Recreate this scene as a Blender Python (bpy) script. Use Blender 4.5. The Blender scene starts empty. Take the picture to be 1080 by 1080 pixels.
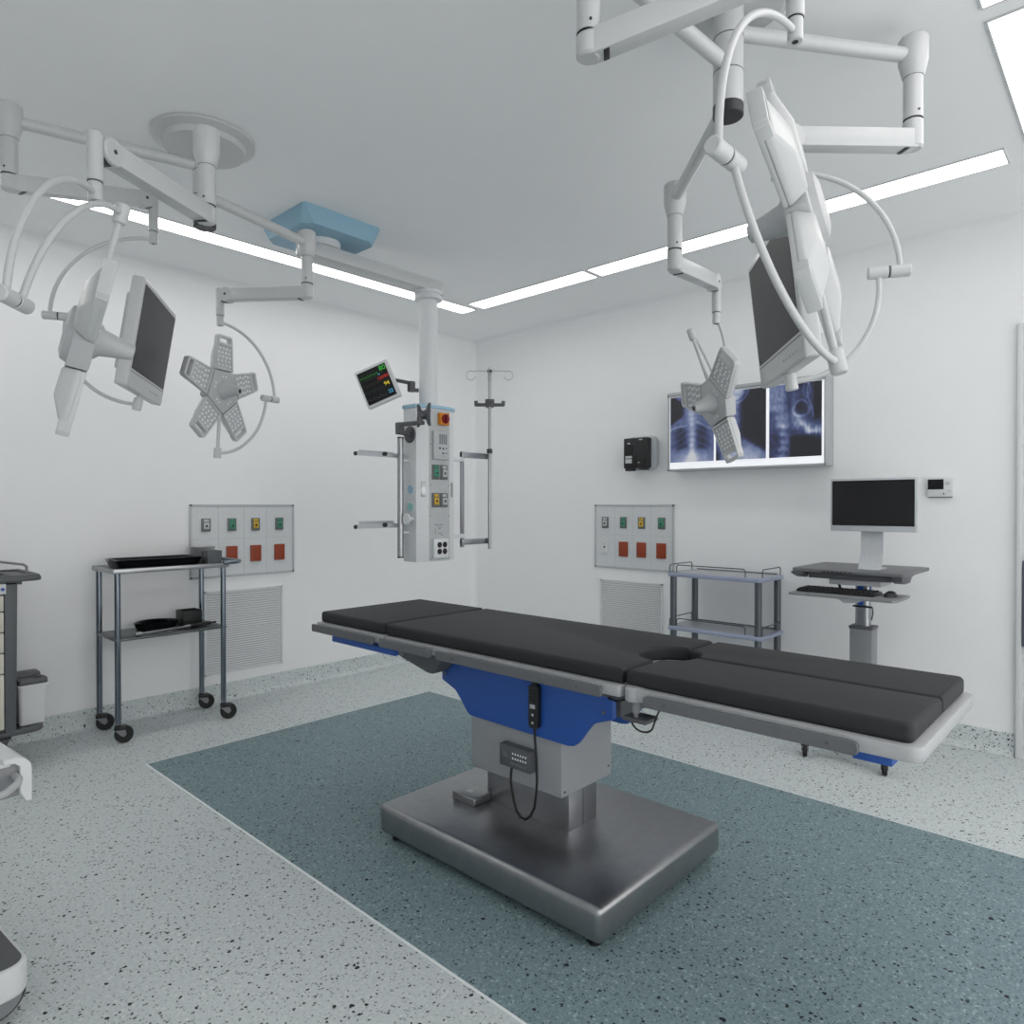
import bpy, bmesh, math, random
from math import sin, cos, pi, radians as R
from mathutils import Vector, Matrix
random.seed(7)
col = bpy.context.scene.collection
V = Vector

# ------------------------------------------------------------------ materials
def lin(c):
    c /= 255.0
    return c / 12.92 if c <= 0.04045 else ((c + 0.055) / 1.055) ** 2.4
def rgb(t): return (lin(t[0]), lin(t[1]), lin(t[2]), 1.0)
MATS = {}
def mat(name, c, rough=0.5, metal=0.0, spec=0.5, bump=0.0, bscale=60.0, var=0.03, coat=0.0):
    """procedural surface: base colour with a faint noise variation, optional bump"""
    m = bpy.data.materials.new(name); m.use_nodes = True
    nt = m.node_tree; b = nt.nodes['Principled BSDF']
    b.inputs['Roughness'].default_value = rough
    b.inputs['Metallic'].default_value = metal
    b.inputs['Specular IOR Level'].default_value = spec
    if coat: b.inputs['Coat Weight'].default_value = coat
    tc = nt.nodes.new('ShaderNodeTexCoord')
    nz = nt.nodes.new('ShaderNodeTexNoise'); nz.inputs['Scale'].default_value = bscale
    nz.inputs['Detail'].default_value = 3.0
    nt.links.new(tc.outputs['Object'], nz.inputs['Vector'])
    rp = nt.nodes.new('ShaderNodeValToRGB')
    base = rgb(c)
    rp.color_ramp.elements[0].position = 0.3; rp.color_ramp.elements[1].position = 0.7
    rp.color_ramp.elements[0].color = tuple(x * (1 - var) for x in base[:3]) + (1,)
    rp.color_ramp.elements[1].color = tuple(min(1, x * (1 + var)) for x in base[:3]) + (1,)
    nt.links.new(nz.outputs['Fac'], rp.inputs['Fac'])
    nt.links.new(rp.outputs['Color'], b.inputs['Base Color'])
    if bump:
        bp = nt.nodes.new('ShaderNodeBump'); bp.inputs['Strength'].default_value = bump
        bp.inputs['Distance'].default_value = 0.002
        nt.links.new(nz.outputs['Fac'], bp.inputs['Height'])
        nt.links.new(bp.outputs['Normal'], b.inputs['Normal'])
    MATS[name] = m
    return m
def emit(name, c, s):
    m = bpy.data.materials.new(name); m.use_nodes = True
    nt = m.node_tree; b = nt.nodes['Principled BSDF']
    b.inputs['Base Color'].default_value = rgb(c)
    b.inputs['Emission Color'].default_value = rgb(c)
    b.inputs['Emission Strength'].default_value = s
    MATS[name] = m
    return m
def terrazzo(name, base_a, base_b, dark, light, thr_d=0.90, thr_l=0.80):
    m = bpy.data.materials.new(name); m.use_nodes = True
    nt = m.node_tree; N = nt.nodes; L = nt.links
    b = N['Principled BSDF']; b.inputs['Roughness'].default_value = 0.55
    b.inputs['Specular IOR Level'].default_value = 0.3
    g = N.new('ShaderNodeNewGeometry')
    nz = N.new('ShaderNodeTexNoise'); nz.inputs['Scale'].default_value = 95.0
    nz.inputs['Detail'].default_value = 4.0; nz.inputs['Roughness'].default_value = 0.75
    L.new(g.outputs['Position'], nz.inputs['Vector'])
    rp = N.new('ShaderNodeValToRGB')
    rp.color_ramp.elements[0].position = 0.36; rp.color_ramp.elements[0].color = rgb(base_b)
    rp.color_ramp.elements[1].position = 0.62; rp.color_ramp.elements[1].color = rgb(base_a)
    L.new(nz.outputs['Fac'], rp.inputs['Fac'])
    prev = rp.outputs['Color']
    def flecks(scale, thr, size, colr, soft, off):
        nonlocal prev
        mp = N.new('ShaderNodeMapping'); mp.inputs['Location'].default_value = (off, off * 1.7, off * 0.6)
        L.new(g.outputs['Position'], mp.inputs['Vector'])
        # a little distortion so the chips are not round
        dn = N.new('ShaderNodeTexNoise'); dn.inputs['Scale'].default_value = scale * 1.1
        L.new(mp.outputs['Vector'], dn.inputs['Vector'])
        ad = N.new('ShaderNodeMixRGB'); ad.blend_type = 'LINEAR_LIGHT'; ad.inputs['Fac'].default_value = 0.5 / scale
        L.new(mp.outputs['Vector'], ad.inputs['Color1']); L.new(dn.outputs['Color'], ad.inputs['Color2'])
        vo = N.new('ShaderNodeTexVoronoi'); vo.inputs['Scale'].default_value = scale
        L.new(ad.outputs['Color'], vo.inputs['Vector'])
        sp = N.new('ShaderNodeSeparateColor'); L.new(vo.outputs['Color'], sp.inputs['Color'])
        gt = N.new('ShaderNodeMath'); gt.operation = 'GREATER_THAN'; gt.inputs[1].default_value = thr
        L.new(sp.outputs['Red'], gt.inputs[0])
        sz = N.new('ShaderNodeMath'); sz.operation = 'MULTIPLY_ADD'; sz.inputs[1].default_value = size; sz.inputs[2].default_value = size * 0.4
        L.new(sp.outputs['Green'], sz.inputs[0])
        lt = N.new('ShaderNodeMath'); lt.operation = 'LESS_THAN'
        L.new(vo.outputs['Distance'], lt.inputs[0]); L.new(sz.outputs['Value'], lt.inputs[1])
        mu = N.new('ShaderNodeMath'); mu.operation = 'MULTIPLY'
        L.new(gt.outputs['Value'], mu.inputs[0]); L.new(lt.outputs['Value'], mu.inputs[1])
        ms = N.new('ShaderNodeMath'); ms.operation = 'MULTIPLY'; ms.inputs[1].default_value = soft
        L.new(mu.outputs['Value'], ms.inputs[0])
        mx = N.new('ShaderNodeMixRGB'); L.new(ms.outputs['Value'], mx.inputs['Fac'])
        L.new(prev, mx.inputs['Color1']); mx.inputs['Color2'].default_value = rgb(colr)
        prev = mx.outputs['Color']
    flecks(120, thr_l, 0.44, light, 0.6, 3.1)
    flecks(125, 0.74, 0.36, tuple(a * 0.55 + d * 0.45 for a, d in zip(base_b, dark)), 0.75, 7.7)
    flecks(100, thr_d - 0.03, 0.34, dark, 0.9, 11.3)
    flecks(70, 0.91, 0.30, dark, 1.0, 23.9)
    flecks(38, 0.955, 0.20, dark, 1.0, 17.9)
    L.new(prev, b.inputs['Base Color'])
    MATS[name] = m
    return m

wallm = mat('wall_paint', (234, 235, 236), 0.55, spec=0.35, var=0.006, bscale=9)
ceilm = mat('ceiling_paint', (240, 241, 242), 0.7, spec=0.2, var=0.006, bscale=9)
floor_light = terrazzo('light_terrazzo', (208, 214, 214), (187, 195, 196), (34, 42, 46), (228, 231, 231), 0.90, 0.90)
floor_teal = terrazzo('teal_terrazzo', (134, 153, 157), (106, 128, 133), (20, 28, 34), (172, 190, 189), 0.89)
seamm = mat('seam_strip', (232, 236, 236), 0.5)
white = mat('white_enamel', (193, 195, 196), 0.28, spec=0.5, var=0.01)
offwhite = mat('off_white_plastic', (208, 210, 211), 0.42, var=0.01)
lampgrey = mat('lamp_face_grey', (180, 182, 184), 0.4, var=0.015)
jointdark = mat('joint_black', (42, 43, 46), 0.4)
black_pl = mat('black_plastic', (26, 27, 29), 0.38)
rubber = mat('black_rubber', (18, 18, 19), 0.6)
vinyl = mat('black_vinyl', (45, 46, 48), 0.62, spec=0.3, bump=0.12, bscale=240)
frame_grey = mat('frame_light_grey', (170, 172, 174), 0.4)
rail_grey = mat('rail_dark_grey', (108, 110, 114), 0.42, metal=0.35)
blue = mat('blue_cover', (36, 84, 166), 0.42, var=0.02)
graybox = mat('column_grey', (150, 153, 157), 0.45, var=0.01)
steel_base = mat('dark_brushed_steel', (156, 157, 159), 0.33, metal=0.95, var=0.05, bscale=30)
steel_col = mat('column_steel', (160, 161, 164), 0.28, metal=0.95)
chrome = mat('chrome_tube', (126, 134, 143), 0.14, metal=1.0)
steel = mat('brushed_steel', (165, 167, 170), 0.3, metal=0.95)
steel_dark = mat('dark_steel_shelf', (92, 96, 98), 0.28, metal=0.9)
black_gloss = mat('black_gloss_enamel', (40, 41, 44), 0.13, metal=0.8)
dark_grey = mat('dark_grey_metal', (82, 84, 88), 0.45)
mid_grey = mat('mid_grey_metal', (128, 130, 133), 0.45)
screenm = mat('dark_screen_glass', (50, 51, 53), 0.4, spec=0.2)
screen_blk = mat('black_screen_glass', (22, 22, 24), 0.16, spec=0.4)
lightblue = mat('light_blue_panel', (140, 178, 198), 0.45)
bluecap = mat('pale_blue_trim', (160, 196, 216), 0.45)
pend_white = mat('pendant_white', (218, 220, 222), 0.42)
pend_panel = mat('pendant_panel_grey', (186, 189, 191), 0.42)
orange = mat('orange_yellow', (224, 138, 22), 0.45)
redk = mat('dark_red_knob', (120, 18, 24), 0.4)
gas_green = mat('gas_green', (58, 140, 112), 0.45)
gas_yellow = mat('gas_yellow', (206, 168, 44), 0.45)
gas_grey = mat('gas_grey', (186, 190, 194), 0.45)
gas_dark = mat('gas_base_grey', (104, 106, 106), 0.45)
rust = mat('rust_red_cover', (142, 56, 22), 0.5)
gaspanel = mat('gas_panel_grey', (206, 209, 211), 0.45)
gasframe = mat('gas_panel_frame', (178, 181, 184), 0.45)
ventm = mat('vent_white', (216, 218, 220), 0.5)
ventdark = mat('vent_shadow_gap', (172, 174, 176), 0.6)
viewer_grey = mat('viewer_housing', (176, 179, 182), 0.4, metal=0.3)
trolley_grey = mat('trolley_post', (92, 97, 103), 0.4, metal=0.5)
trolley_blue = mat('trolley_shelf', (150, 158, 180), 0.35)
trolley_in = mat('trolley_shelf_inner', (172, 174, 178), 0.3, metal=0.3)
beige = mat('beige_drawer', (206, 203, 190), 0.5)
charcoal = mat('charcoal_panel', (84, 87, 90), 0.5)
dotw = emit('key_white', (215, 218, 220), 0.25)
doorplate = mat('door_kick_plate', (104, 108, 122), 0.4, metal=0.4)
lensm = mat('lens_white', (232, 234, 236), 0.12, spec=0.7)
soap_lab = mat('label_white', (196, 198, 199), 0.5)
panel_light = emit('ceiling_diffuser', (252, 250, 248), 2.0)
strip_light = emit('strip_diffuser', (252, 250, 247), 8.0)
strip_right = emit('strip_diffuser_right', (252, 250, 247), 4.3)
viewbox_light = emit('viewbox_glow', (244, 246, 250), 0.42)
m_green = emit('screen_green', (50, 170, 50), 0.3)
m_red = emit('screen_red', (190, 40, 32), 0.3)
m_yellow = emit('screen_yellow', (210, 190, 40), 0.4)
m_cyan = emit('screen_cyan', (70, 170, 205), 0.35)
m_brown = emit('screen_amber', (80, 58, 26), 0.2)
m_gray = emit('screen_grey', (84, 86, 94), 0.2)
m_teal = emit('screen_teal', (28, 72, 58), 0.2)

# ------------------------------------------------------------------ builders
MW = {}          # world matrix of every object made here
class MB:
    """collects shapes in world space; build() links them as ONE mesh object"""
    def __init__(s): s.bm = bmesh.new(); s.mi = 0
    def use(s, i): s.mi = i; return s
    def _new(s, before):
        for f in s.bm.faces:
            if f.index == -1: f.material_index = s.mi
    def _faces(s, faces):
        for f in faces: f.material_index = s.mi
    def box(s, lo, hi, bev=0.0, seg=2):
        c = [(a + b) / 2 for a, b in zip(lo, hi)]; h = [abs(b - a) / 2 for a, b in zip(lo, hi)]
        return s.obox(c, (V((1, 0, 0)), V((0, 1, 0)), V((0, 0, 1))), h, bev, seg)
    def obox(s, c, ax, h, bev=0.0, seg=2):
        c = V(c); vs = []
        for i in (-1, 1):
            for j in (-1, 1):
                for k in (-1, 1):
                    vs.append(s.bm.verts.new(c + ax[0] * h[0] * i + ax[1] * h[1] * j + ax[2] * h[2] * k))
        q = [(0, 1, 3, 2), (4, 6, 7, 5), (0, 4, 5, 1), (2, 3, 7, 6), (0, 2, 6, 4), (1, 5, 7, 3)]
        fs = [s.bm.faces.new([vs[i] for i in f]) for f in q]
        s._faces(fs)
        bmesh.ops.recalc_face_normals(s.bm, faces=fs)
        if bev > 0:
            es = list({e for f in fs for e in f.edges})
            r = bmesh.ops.bevel(s.bm, geom=es, offset=min(bev, min(h) * 0.95), segments=seg, profile=0.5, affect='EDGES')
            s._faces(r['faces'])
        return s
    def prism(s, pts, d, bev=0.0, seg=2, side_bev=None):
        """pts: planar 3D polygon; d: extrusion vector"""
        d = V(d)
        a = [s.bm.verts.new(V(p)) for p in pts]; b = [s.bm.verts.new(V(p) + d) for p in pts]
        n = len(pts)
        fs = [s.bm.faces.new(a), s.bm.faces.new(b[::-1])]
        for i in range(n): fs.append(s.bm.faces.new((a[i], b[i], b[(i + 1) % n], a[(i + 1) % n])))
        s._faces(fs); bmesh.ops.recalc_face_normals(s.bm, faces=fs)
        if bev > 0:
            es = list(set(fs[0].edges) | set(fs[1].edges))
            r = bmesh.ops.bevel(s.bm, geom=es, offset=bev, segments=seg, profile=0.5, affect='EDGES')
            s._faces(r['faces'])
        return s
    def tube(s, pts, r, n=12, closed=False, caps=True):
        pts = [V(p) for p in pts]; m = len(pts)
        rr = r if isinstance(r, (list, tuple)) else [r] * m
        def tan(i):
            if closed: return (pts[(i + 1) % m] - pts[i - 1]).normalized()
            if i == 0: return (pts[1] - pts[0]).normalized()
            if i == m - 1: return (pts[-1] - pts[-2]).normalized()
            return ((pts[i + 1] - pts[i]).normalized() + (pts[i] - pts[i - 1]).normalized()).normalized()
        t = tan(0); ref = V((0, 0, 1)) if abs(t.z) < 0.9 else V((1, 0, 0))
        u = t.cross(ref).normalized(); rings = []
        for i in range(m):
            t = tan(i); u = (u - t * u.dot(t)).normalized(); w = t.cross(u)
            sc = 1.0
            if 0 < i < m - 1 or closed:
                c = (pts[(i + 1) % m] - pts[i]).normalized().dot(t); sc = 1.0 / max(0.5, c)
            rings.append([s.bm.verts.new(pts[i] + (u * cos(2 * pi * k / n) + w * sin(2 * pi * k / n)) * rr[i] * sc) for k in range(n)])
        fs = []
        for i in range(m if closed else m - 1):
            A, B = rings[i], rings[(i + 1) % m]
            for k in range(n): fs.append(s.bm.faces.new((A[k], A[(k + 1) % n], B[(k + 1) % n], B[k])))
        if caps and not closed:
            fs.append(s.bm.faces.new(rings[0][::-1])); fs.append(s.bm.faces.new(rings[-1]))
        s._faces(fs)
        return s
    def cyl(s, p0, p1, r0, r1=None, n=24, bev=0.0):
        r1 = r0 if r1 is None else r1
        p0, p1 = V(p0), V(p1)
        if bev:
            d = (p1 - p0).normalized() * bev
            return s.tube([p0, p0 + d, p1 - d, p1], [r0 - bev, r0, r1, r1 - bev], n)
        return s.tube([p0, p1], [r0, r1], n)
    def lathe(s, c, prof, ax=(0, 0, 1), n=32):
        """prof: list of (radius, height along ax)"""
        c = V(c); ax = V(ax).normalized()
        return s.tube2([c + ax * h for r, h in prof], [max(r, 1e-4) for r, h in prof], ax, n)
    def tube2(s, pts, rr, ax, n):
        ref = V((0, 0, 1)) if abs(ax.z) < 0.9 else V((1, 0, 0))
        u = ax.cross(ref).normalized(); w = ax.cross(u); rings = []
        for p, r in zip(pts, rr):
            rings.append([s.bm.verts.new(p + (u * cos(2 * pi * k / n) + w * sin(2 * pi * k / n)) * r) for k in range(n)])
        fs = []
        for A, B in zip(rings, rings[1:]):
            for k in range(n): fs.append(s.bm.faces.new((A[k], A[(k + 1) % n], B[(k + 1) % n], B[k])))
        fs.append(s.bm.faces.new(rings[0][::-1])); fs.append(s.bm.faces.new(rings[-1]))
        bmesh.ops.recalc_face_normals(s.bm, faces=fs)
        s._faces(fs)
        return s
    def dome(s, c, ax, r, n=8, k=3, flat=0.7):
        ax = V(ax).normalized()
        return s.lathe(c, [(r * cos(a), r * flat * sin(a)) for a in [i * pi / 2 / k for i in range(k + 1)]], ax, n)
    def build(s, name, m, parent=None, smooth=40):
        me = bpy.data.meshes.new(name)
        inv = MW[parent.name].inverted() if parent else Matrix.Identity(4)
        s.bm.transform(inv)
        s.bm.to_mesh(me); s.bm.free()
        for mm in (m if isinstance(m, (list, tuple)) else [m]): me.materials.append(mm)
        for p in me.polygons: p.use_smooth = True
        me.set_sharp_from_angle(angle=R(smooth))
        o = bpy.data.objects.new(name, me); col.objects.link(o)
        if parent:
            o.parent = parent; MW[o.name] = MW[parent.name].copy()
        else: MW[o.name] = Matrix.Identity(4)
        return o
def thing(name, label, cat, loc, group=None):
    o = bpy.data.objects.new(name, None); col.objects.link(o)
    o.empty_display_size = 0.1
    o.location = loc; MW[o.name] = Matrix.Translation(V(loc))
    o['label'] = label; o['category'] = cat
    if group: o['group'] = group
    return o
def solo(o, label, cat, group=None):
    """a thing that is one mesh: move its origin to its base"""
    vs = [v.co for v in o.data.vertices]
    c = V(((min(v.x for v in vs) + max(v.x for v in vs)) / 2, (min(v.y for v in vs) + max(v.y for v in vs)) / 2, min(v.z for v in vs)))
    o.data.transform(Matrix.Translation(-c)); o.location = c; MW[o.name] = Matrix.Translation(c)
    o['label'] = label; o['category'] = cat
    if group: o['group'] = group
    return o
def struct(o): o['kind'] = 'structure'; return o
def one(name, m, parent, *calls):
    """one part from a few builder calls: ('box', args...)"""
    b = MB()
    for c in calls: getattr(b, c[0])(*c[1:])
    return b.build(name, m, parent)
def lab(o, t): o['label'] = t; return o
def dup(root, loc, label):
    r = root.copy(); col.objects.link(r); r.location = loc; r['label'] = label
    MW[r.name] = Matrix.Translation(V(loc))
    for ch in list(root.children):
        c = ch.copy(); col.objects.link(c); c.parent = r
        for g in list(ch.children):
            d = g.copy(); col.objects.link(d); d.parent = c
    return r
X, Y, Z = V((1, 0, 0)), V((0, 1, 0)), V((0, 0, 1))
XW, YW, ZC = 4.376, 4.526, 2.8
XN, YN = -1.1, -1.9

# ------------------------------------------------------------------ setting
struct(one('floor', floor_light, None, ('box', (XN, YN, -0.1), (XW, YW, 0))))
fl = bpy.data.objects['floor']
t = one('floor_inlay', floor_teal, fl, ('box', (1.279, -1.2, -0.02), (3.13, 3.688, 0.0015)))
lab(t, 'teal speckled floor inlay under the operating table')
t = one('seam_strip', seamm, fl, ('box', (1.271, -1.2, -0.02), (1.280, 3.69, 0.002)), ('box', (1.274, 3.686, -0.02), (3.134, 3.690, 0.002)),
        ('box', (3.129, -1.2, -0.02), (3.133, 3.69, 0.002)))
lab(t, 'thin pale seam line around the teal inlay')
struct(one('ceiling', ceilm, None, ('box', (XN, YN, ZC), (XW, YW, ZC + 0.1))))
struct(one('wall_left', wallm, None, ('box', (XN, YW, 0), (XW + 0.1, YW + 0.1, ZC))))
struct(one('wall_right', wallm, None, ('box', (XW, YN, 0), (XW + 0.1, YW, ZC))))
struct(one('wall_unseen', wallm, None, ('box', (XN - 0.1, YN, 0), (XN, YW, ZC))))  # unseen wall, added to block ambient light and darken the left side
# coved skirting: profile (distance from wall, height)
def cove_profile(h, th, r, k=6):
    p = [(0, h), (th, h - 0.004), (th, r)]
    for i in range(1, k + 1):
        a = pi / 2 * i / k
        p.append((th + r - r * cos(a), r - r * sin(a) + 0.0008))
    p.append((0, 0.0008))
    return p
pr = cove_profile(0.12, 0.006, 0.035)
struct(one('baseboard_left', floor_light, None, ('prism', [(XN, YW - d, z) for d, z in pr], (XW - XN, 0, 0))))
struct(one('baseboard_right', floor_light, None, ('prism', [(XW - d, 0.50, z) for d, z in pr], (0, YW - 0.50, 0))))
rr = 0.05
q = [(0, 0)] + [(rr - rr * sin(a), rr - rr * cos(a)) for a in [pi / 2 * i / 6 for i in range(7)]]
struct(one('trim_1', wallm, None, ('prism', [(XN, YW - d, ZC - h) for d, h in q], (XW - XN, 0, 0))))
struct(one('trim_2', wallm, None, ('prism', [(XW - d, YN, ZC - h) for d, h in q], (0, YW - YN, 0))))
struct(one('trim_3', wallm, None, ('prism', [(XW - d, YW - h, 0.1) for d, h in q], (0, 0, ZC - 0.1))))
# door at the right edge
d = struct(one('door_1', offwhite, None, ('box', (XW - 0.012, -0.55, 0.02), (XW, 0.455, 2.20), 0.002)))
one('door_frame', offwhite, d, ('box', (XW - 0.028, 0.470, 0.0), (XW, 0.495, 2.235), 0.003), ('box', (XW - 0.028, -0.60, 2.21), (XW, 0.475, 2.235), 0.003),
    ('box', (XW - 0.028, -0.60, 0), (XW, -0.575, 2.235), 0.003))
lab(one('push_plate', doorplate, d, ('box', (XW - 0.034, -0.5, 0.58), (XW - 0.012, 0.467, 1.02), 0.003)), 'blue-grey protective plate across the door')

# ceiling luminaires
def luminaire(label, x0, x1, y0, y1, m=None):
    t = thing('ceiling_light', label, 'ceiling light', ((x0 + x1) / 2, (y0 + y1) / 2, ZC - 0.006), 'recessed ceiling lights')
    one('diffuser', m or panel_light, t, ('box', (x0, y0, ZC - 0.004), (x1, y1, ZC + 0.0)))
    fw = 0.006
    one('light_frame', white, t, ('box', (x0 - fw, y0 - fw, ZC - 0.005), (x0, y1 + fw, ZC)), ('box', (x1, y0 - fw, ZC - 0.005), (x1 + fw, y1 + fw, ZC)),
        ('box', (x0, y0 - fw, ZC - 0.005), (x1, y0, ZC)), ('box', (x0, y1, ZC - 0.005), (x1, y1 + fw, ZC)))
luminaire('long ceiling light strip running along the left wall', -0.9, 3.66, 3.775, 3.915, strip_light)
luminaire('short ceiling light strip by the far corner of the right wall', 3.525, 3.682, 2.650, 3.70, strip_right)
luminaire('long ceiling light strip above the monitor cart and film viewer', 3.525, 3.682, 0.456, 2.612, strip_right)
luminaire('wide ceiling light panel at the upper right edge, larger visible one', 2.57, 3.682, -0.25, 0.372)
luminaire('wide ceiling light panel of which only a corner shows at the top', 1.40, 2.487, -0.25, 0.372)

# ------------------------------------------------------------------ operating table
T = thing('operating_table', 'black padded operating table with blue apron on a flat steel base', 'operating table', (1.985, 1.66, 0))
one('base_plate', steel_base, T, ('box', (1.605, 1.145, 0.03), (2.365, 2.195, 0.14), 0.022, 4))
for x in (1.655, 2.315):
    for y in (1.198, 2.145):
        one('foot', rubber, T, ('cyl', (x, y, 0.0015), (x, y, 0.012), 0.017), ('cyl', (x, y, 0.012), (x, y, 0.034), 0.010))
one('lower_column', steel_col, T, ('box', (1.921, 1.503, 0.135), (2.088, 1.911, 0.32), 0.002))
lab(one('column_seam', jointdark, T, ('box', (2.003, 1.5022, 0.14), (2.0045, 1.503, 0.30))), 'dark vertical seam on the steel column')
uc = one('upper_column', graybox, T, ('box', (1.85, 1.48, 0.288), (2.15, 1.93, 0.70), 0.003))
lab(one('screw', jointdark, uc, ('cyl', (1.868, 1.4805, 0.305), (1.868, 1.4785, 0.305), 0.004, None, 10)), 'dark screw')
lab(one('screw', jointdark, uc, ('cyl', (2.13, 1.4805, 0.325), (2.13, 1.4785, 0.325), 0.004, None, 10)), 'dark screw')
# blue apron: two side plates and end pieces
ap = [(2.073, 0.735), (2.073, 0.605), (1.995, 0.575), (1.965, 0.545), (1.925, 0.500), (1.91, 0.493), (1.435, 0.487), (1.41, 0.492), (1.392, 0.506), (1.36, 0.55), (1.338, 0.577), (1.322, 0.588), (1.262, 0.610), (1.252, 0.616), (1.252, 0.735)]
for x in (1.825, 2.147):
    one('apron', blue, T, ('prism', [(x, y, z) for y, z in ap], (0.024, 0, 0), 0.004, 2))
one('apron_end', blue, T, ('box', (1.845, 2.05, 0.64), (2.15, 2.072, 0.735), 0.004))
one('lift_block', dark_grey, T, ('box', (1.90, 1.27, 0.60), (2.10, 1.50, 0.70), 0.006))
for y, z in ((1.285, 0.632), (2.05, 0.632)):
    lab(one('apron_bolt', rail_grey, T, ('cyl', (1.826, y, z), (1.821, y, z), 0.006, None, 12)), 'small grey bolt in the blue apron')
one('bed_carriage', dark_grey, T, ('box', (1.80, 1.19, 0.690), (2.17, 2.05, 0.742), 0.006))
# pads
def arc(cx, cy, r, a0, a1, k=10, ry=None):
    ry = ry or r
    return [(cx + r * cos(R(a0 + (a1 - a0) * i / k)), cy + ry * sin(R(a0 + (a1 - a0) * i / k))) for i in range(k + 1)]
def rrect(x0, x1, y0, y1, r):
    return arc(x1 - r, y1 - r, r, 0, 90, 4) + arc(x0 + r, y1 - r, r, 90, 180, 4) + arc(x0 + r, y0 + r, r, 180, 270, 4) + arc(x1 - r, y0 + r, r, 270, 360, 4)
def slab(name, pts, z0, z1, m, bev=0.012, seg=3):
    return one(name, m, T, ('prism', [(x, y, z0) for x, y in pts], (0, 0, z1 - z0), bev, seg))
zp0, zp1 = 0.7745, 0.8225
slab('head_pad', rrect(1.69, 2.27, 2.277, 2.747, 0.014), zp0, zp1, vinyl, 0.013, 4)
cut = arc(1.98, 1.128, 0.115, 0, 180, 14, 0.10)
pts = [(2.27 - 0.004, 1.128)] + arc(2.27 - 0.012, 2.265 - 0.012, 0.012, 0, 90, 3) + arc(1.69 + 0.012, 2.265 - 0.012, 0.012, 90, 180, 3) + [(1.69 + 0.004, 1.128)] + cut[::-1]
slab('back_pad', pts, zp0, zp1, vinyl, 0.013, 4)
near = [(1.975, 0.372)] + [(1.975, 1.04)] + arc(1.98, 1.112, 0.095, 270 - 4, 180, 8, 0.072)[1:] + [(1.694, 1.112)] + arc(1.69 + 0.02, 0.372 + 0.02, 0.02, 180, 270, 4)
slab('leg_pad', near, zp0, zp1, vinyl, 0.013, 4)
far = [(1.985, 0.372)] + arc(2.27 - 0.02, 0.372 + 0.02, 0.02, 270, 360, 4) + [(2.266, 1.112)] + arc(1.98, 1.112, 0.095, 0, -86, 8, 0.072) 
slab('leg_pad', far, zp0, zp1, vinyl, 0.013, 4)
# frames
zf0, zf1 = 0.742, 0.775
slab('head_frame', rrect(1.672, 2.288, 2.262, 2.756, 0.012), zf0, zf1, frame_grey, 0.004, 2)
slab('back_frame', rrect(1.672, 2.288, 1.122, 2.252, 0.012), zf0, zf1, frame_grey, 0.004, 2)
b = MB(); b.prism([(x, y, zf0 - 0.002) for x, y in rrect(1.672, 2.288, 0.352, 1.112, 0.03)], (0, 0, 0.036), 0.006, 2)
for x in (1.696, 2.264): b.cyl((x, 1.085, zf0 - 0.006), (x, 1.085, zf1 + 0.003), 0.029, None, 24, 0.004)
b.build('leg_frame', frame_grey, T)
# side rails with rounded ends, posts and screws
def stad(y0, y1, z0, z1, r, k=5):
    o = []
    for cy, cz, a in ((y1 - r, z1 - r, 0), (y0 + r, z1 - r, 90), (y0 + r, z0 + r, 180), (y1 - r, z0 + r, 270)):
        o += [(cy + r * cos(R(a + 90 * i / k)), cz + r * sin(R(a + 90 * i / k))) for i in range(k + 1)]
    return o
for x in (1.640, 2.308):
    for y0, y1, r in ((2.286, 2.740, 0.006), (1.932, 2.244, 0.006), (1.168, 1.900, 0.008), (0.470, 1.026, 0.012)):
        rl = one('side_rail', rail_grey, T, ('prism', [(x, y, z) for y, z in stad(y0, y1, 0.740, 0.772, r)], (0.012, 0, 0), 0.0015, 1))
        b = MB()
        sgn = 1 if x < 2 else -1
        for f in ((0.12, 0.88) if y1 - y0 > 0.4 else (0.5,)):
            y = y0 + (y1 - y0) * f
            b.cyl((x + (0.012 if sgn > 0 else 0), y, 0.755), (x + (0.012 if sgn > 0 else 0) + sgn * 0.024, y, 0.755), 0.006, None, 10)
            b.cyl((x if sgn > 0 else x + 0.012, y, 0.756), (x - 0.0015 if sgn > 0 else x + 0.0135, y, 0.756), 0.004, None, 10)
        b.build('rail_post', dark_grey, rl)
# under-head parts
one('head_support', blue, T, ('box', (1.72, 2.244, 0.687), (2.24, 2.703, 0.713), 0.004))
one('head_hinge', mid_grey, T, ('box', (1.74, 2.225, 0.69), (2.22, 2.25, 0.742), 0.003))
one('hinge_bracket', dark_grey, T, ('prism', [(1.75, y, z) for y, z in ((2.252, 0.742), (2.252, 0.682), (2.075, 0.642), (2.048, 0.643), (2.02, 0.664), (2.0, 0.690), (1.995, 0.742))], (0.46, 0, 0), 0.006, 2))
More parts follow.
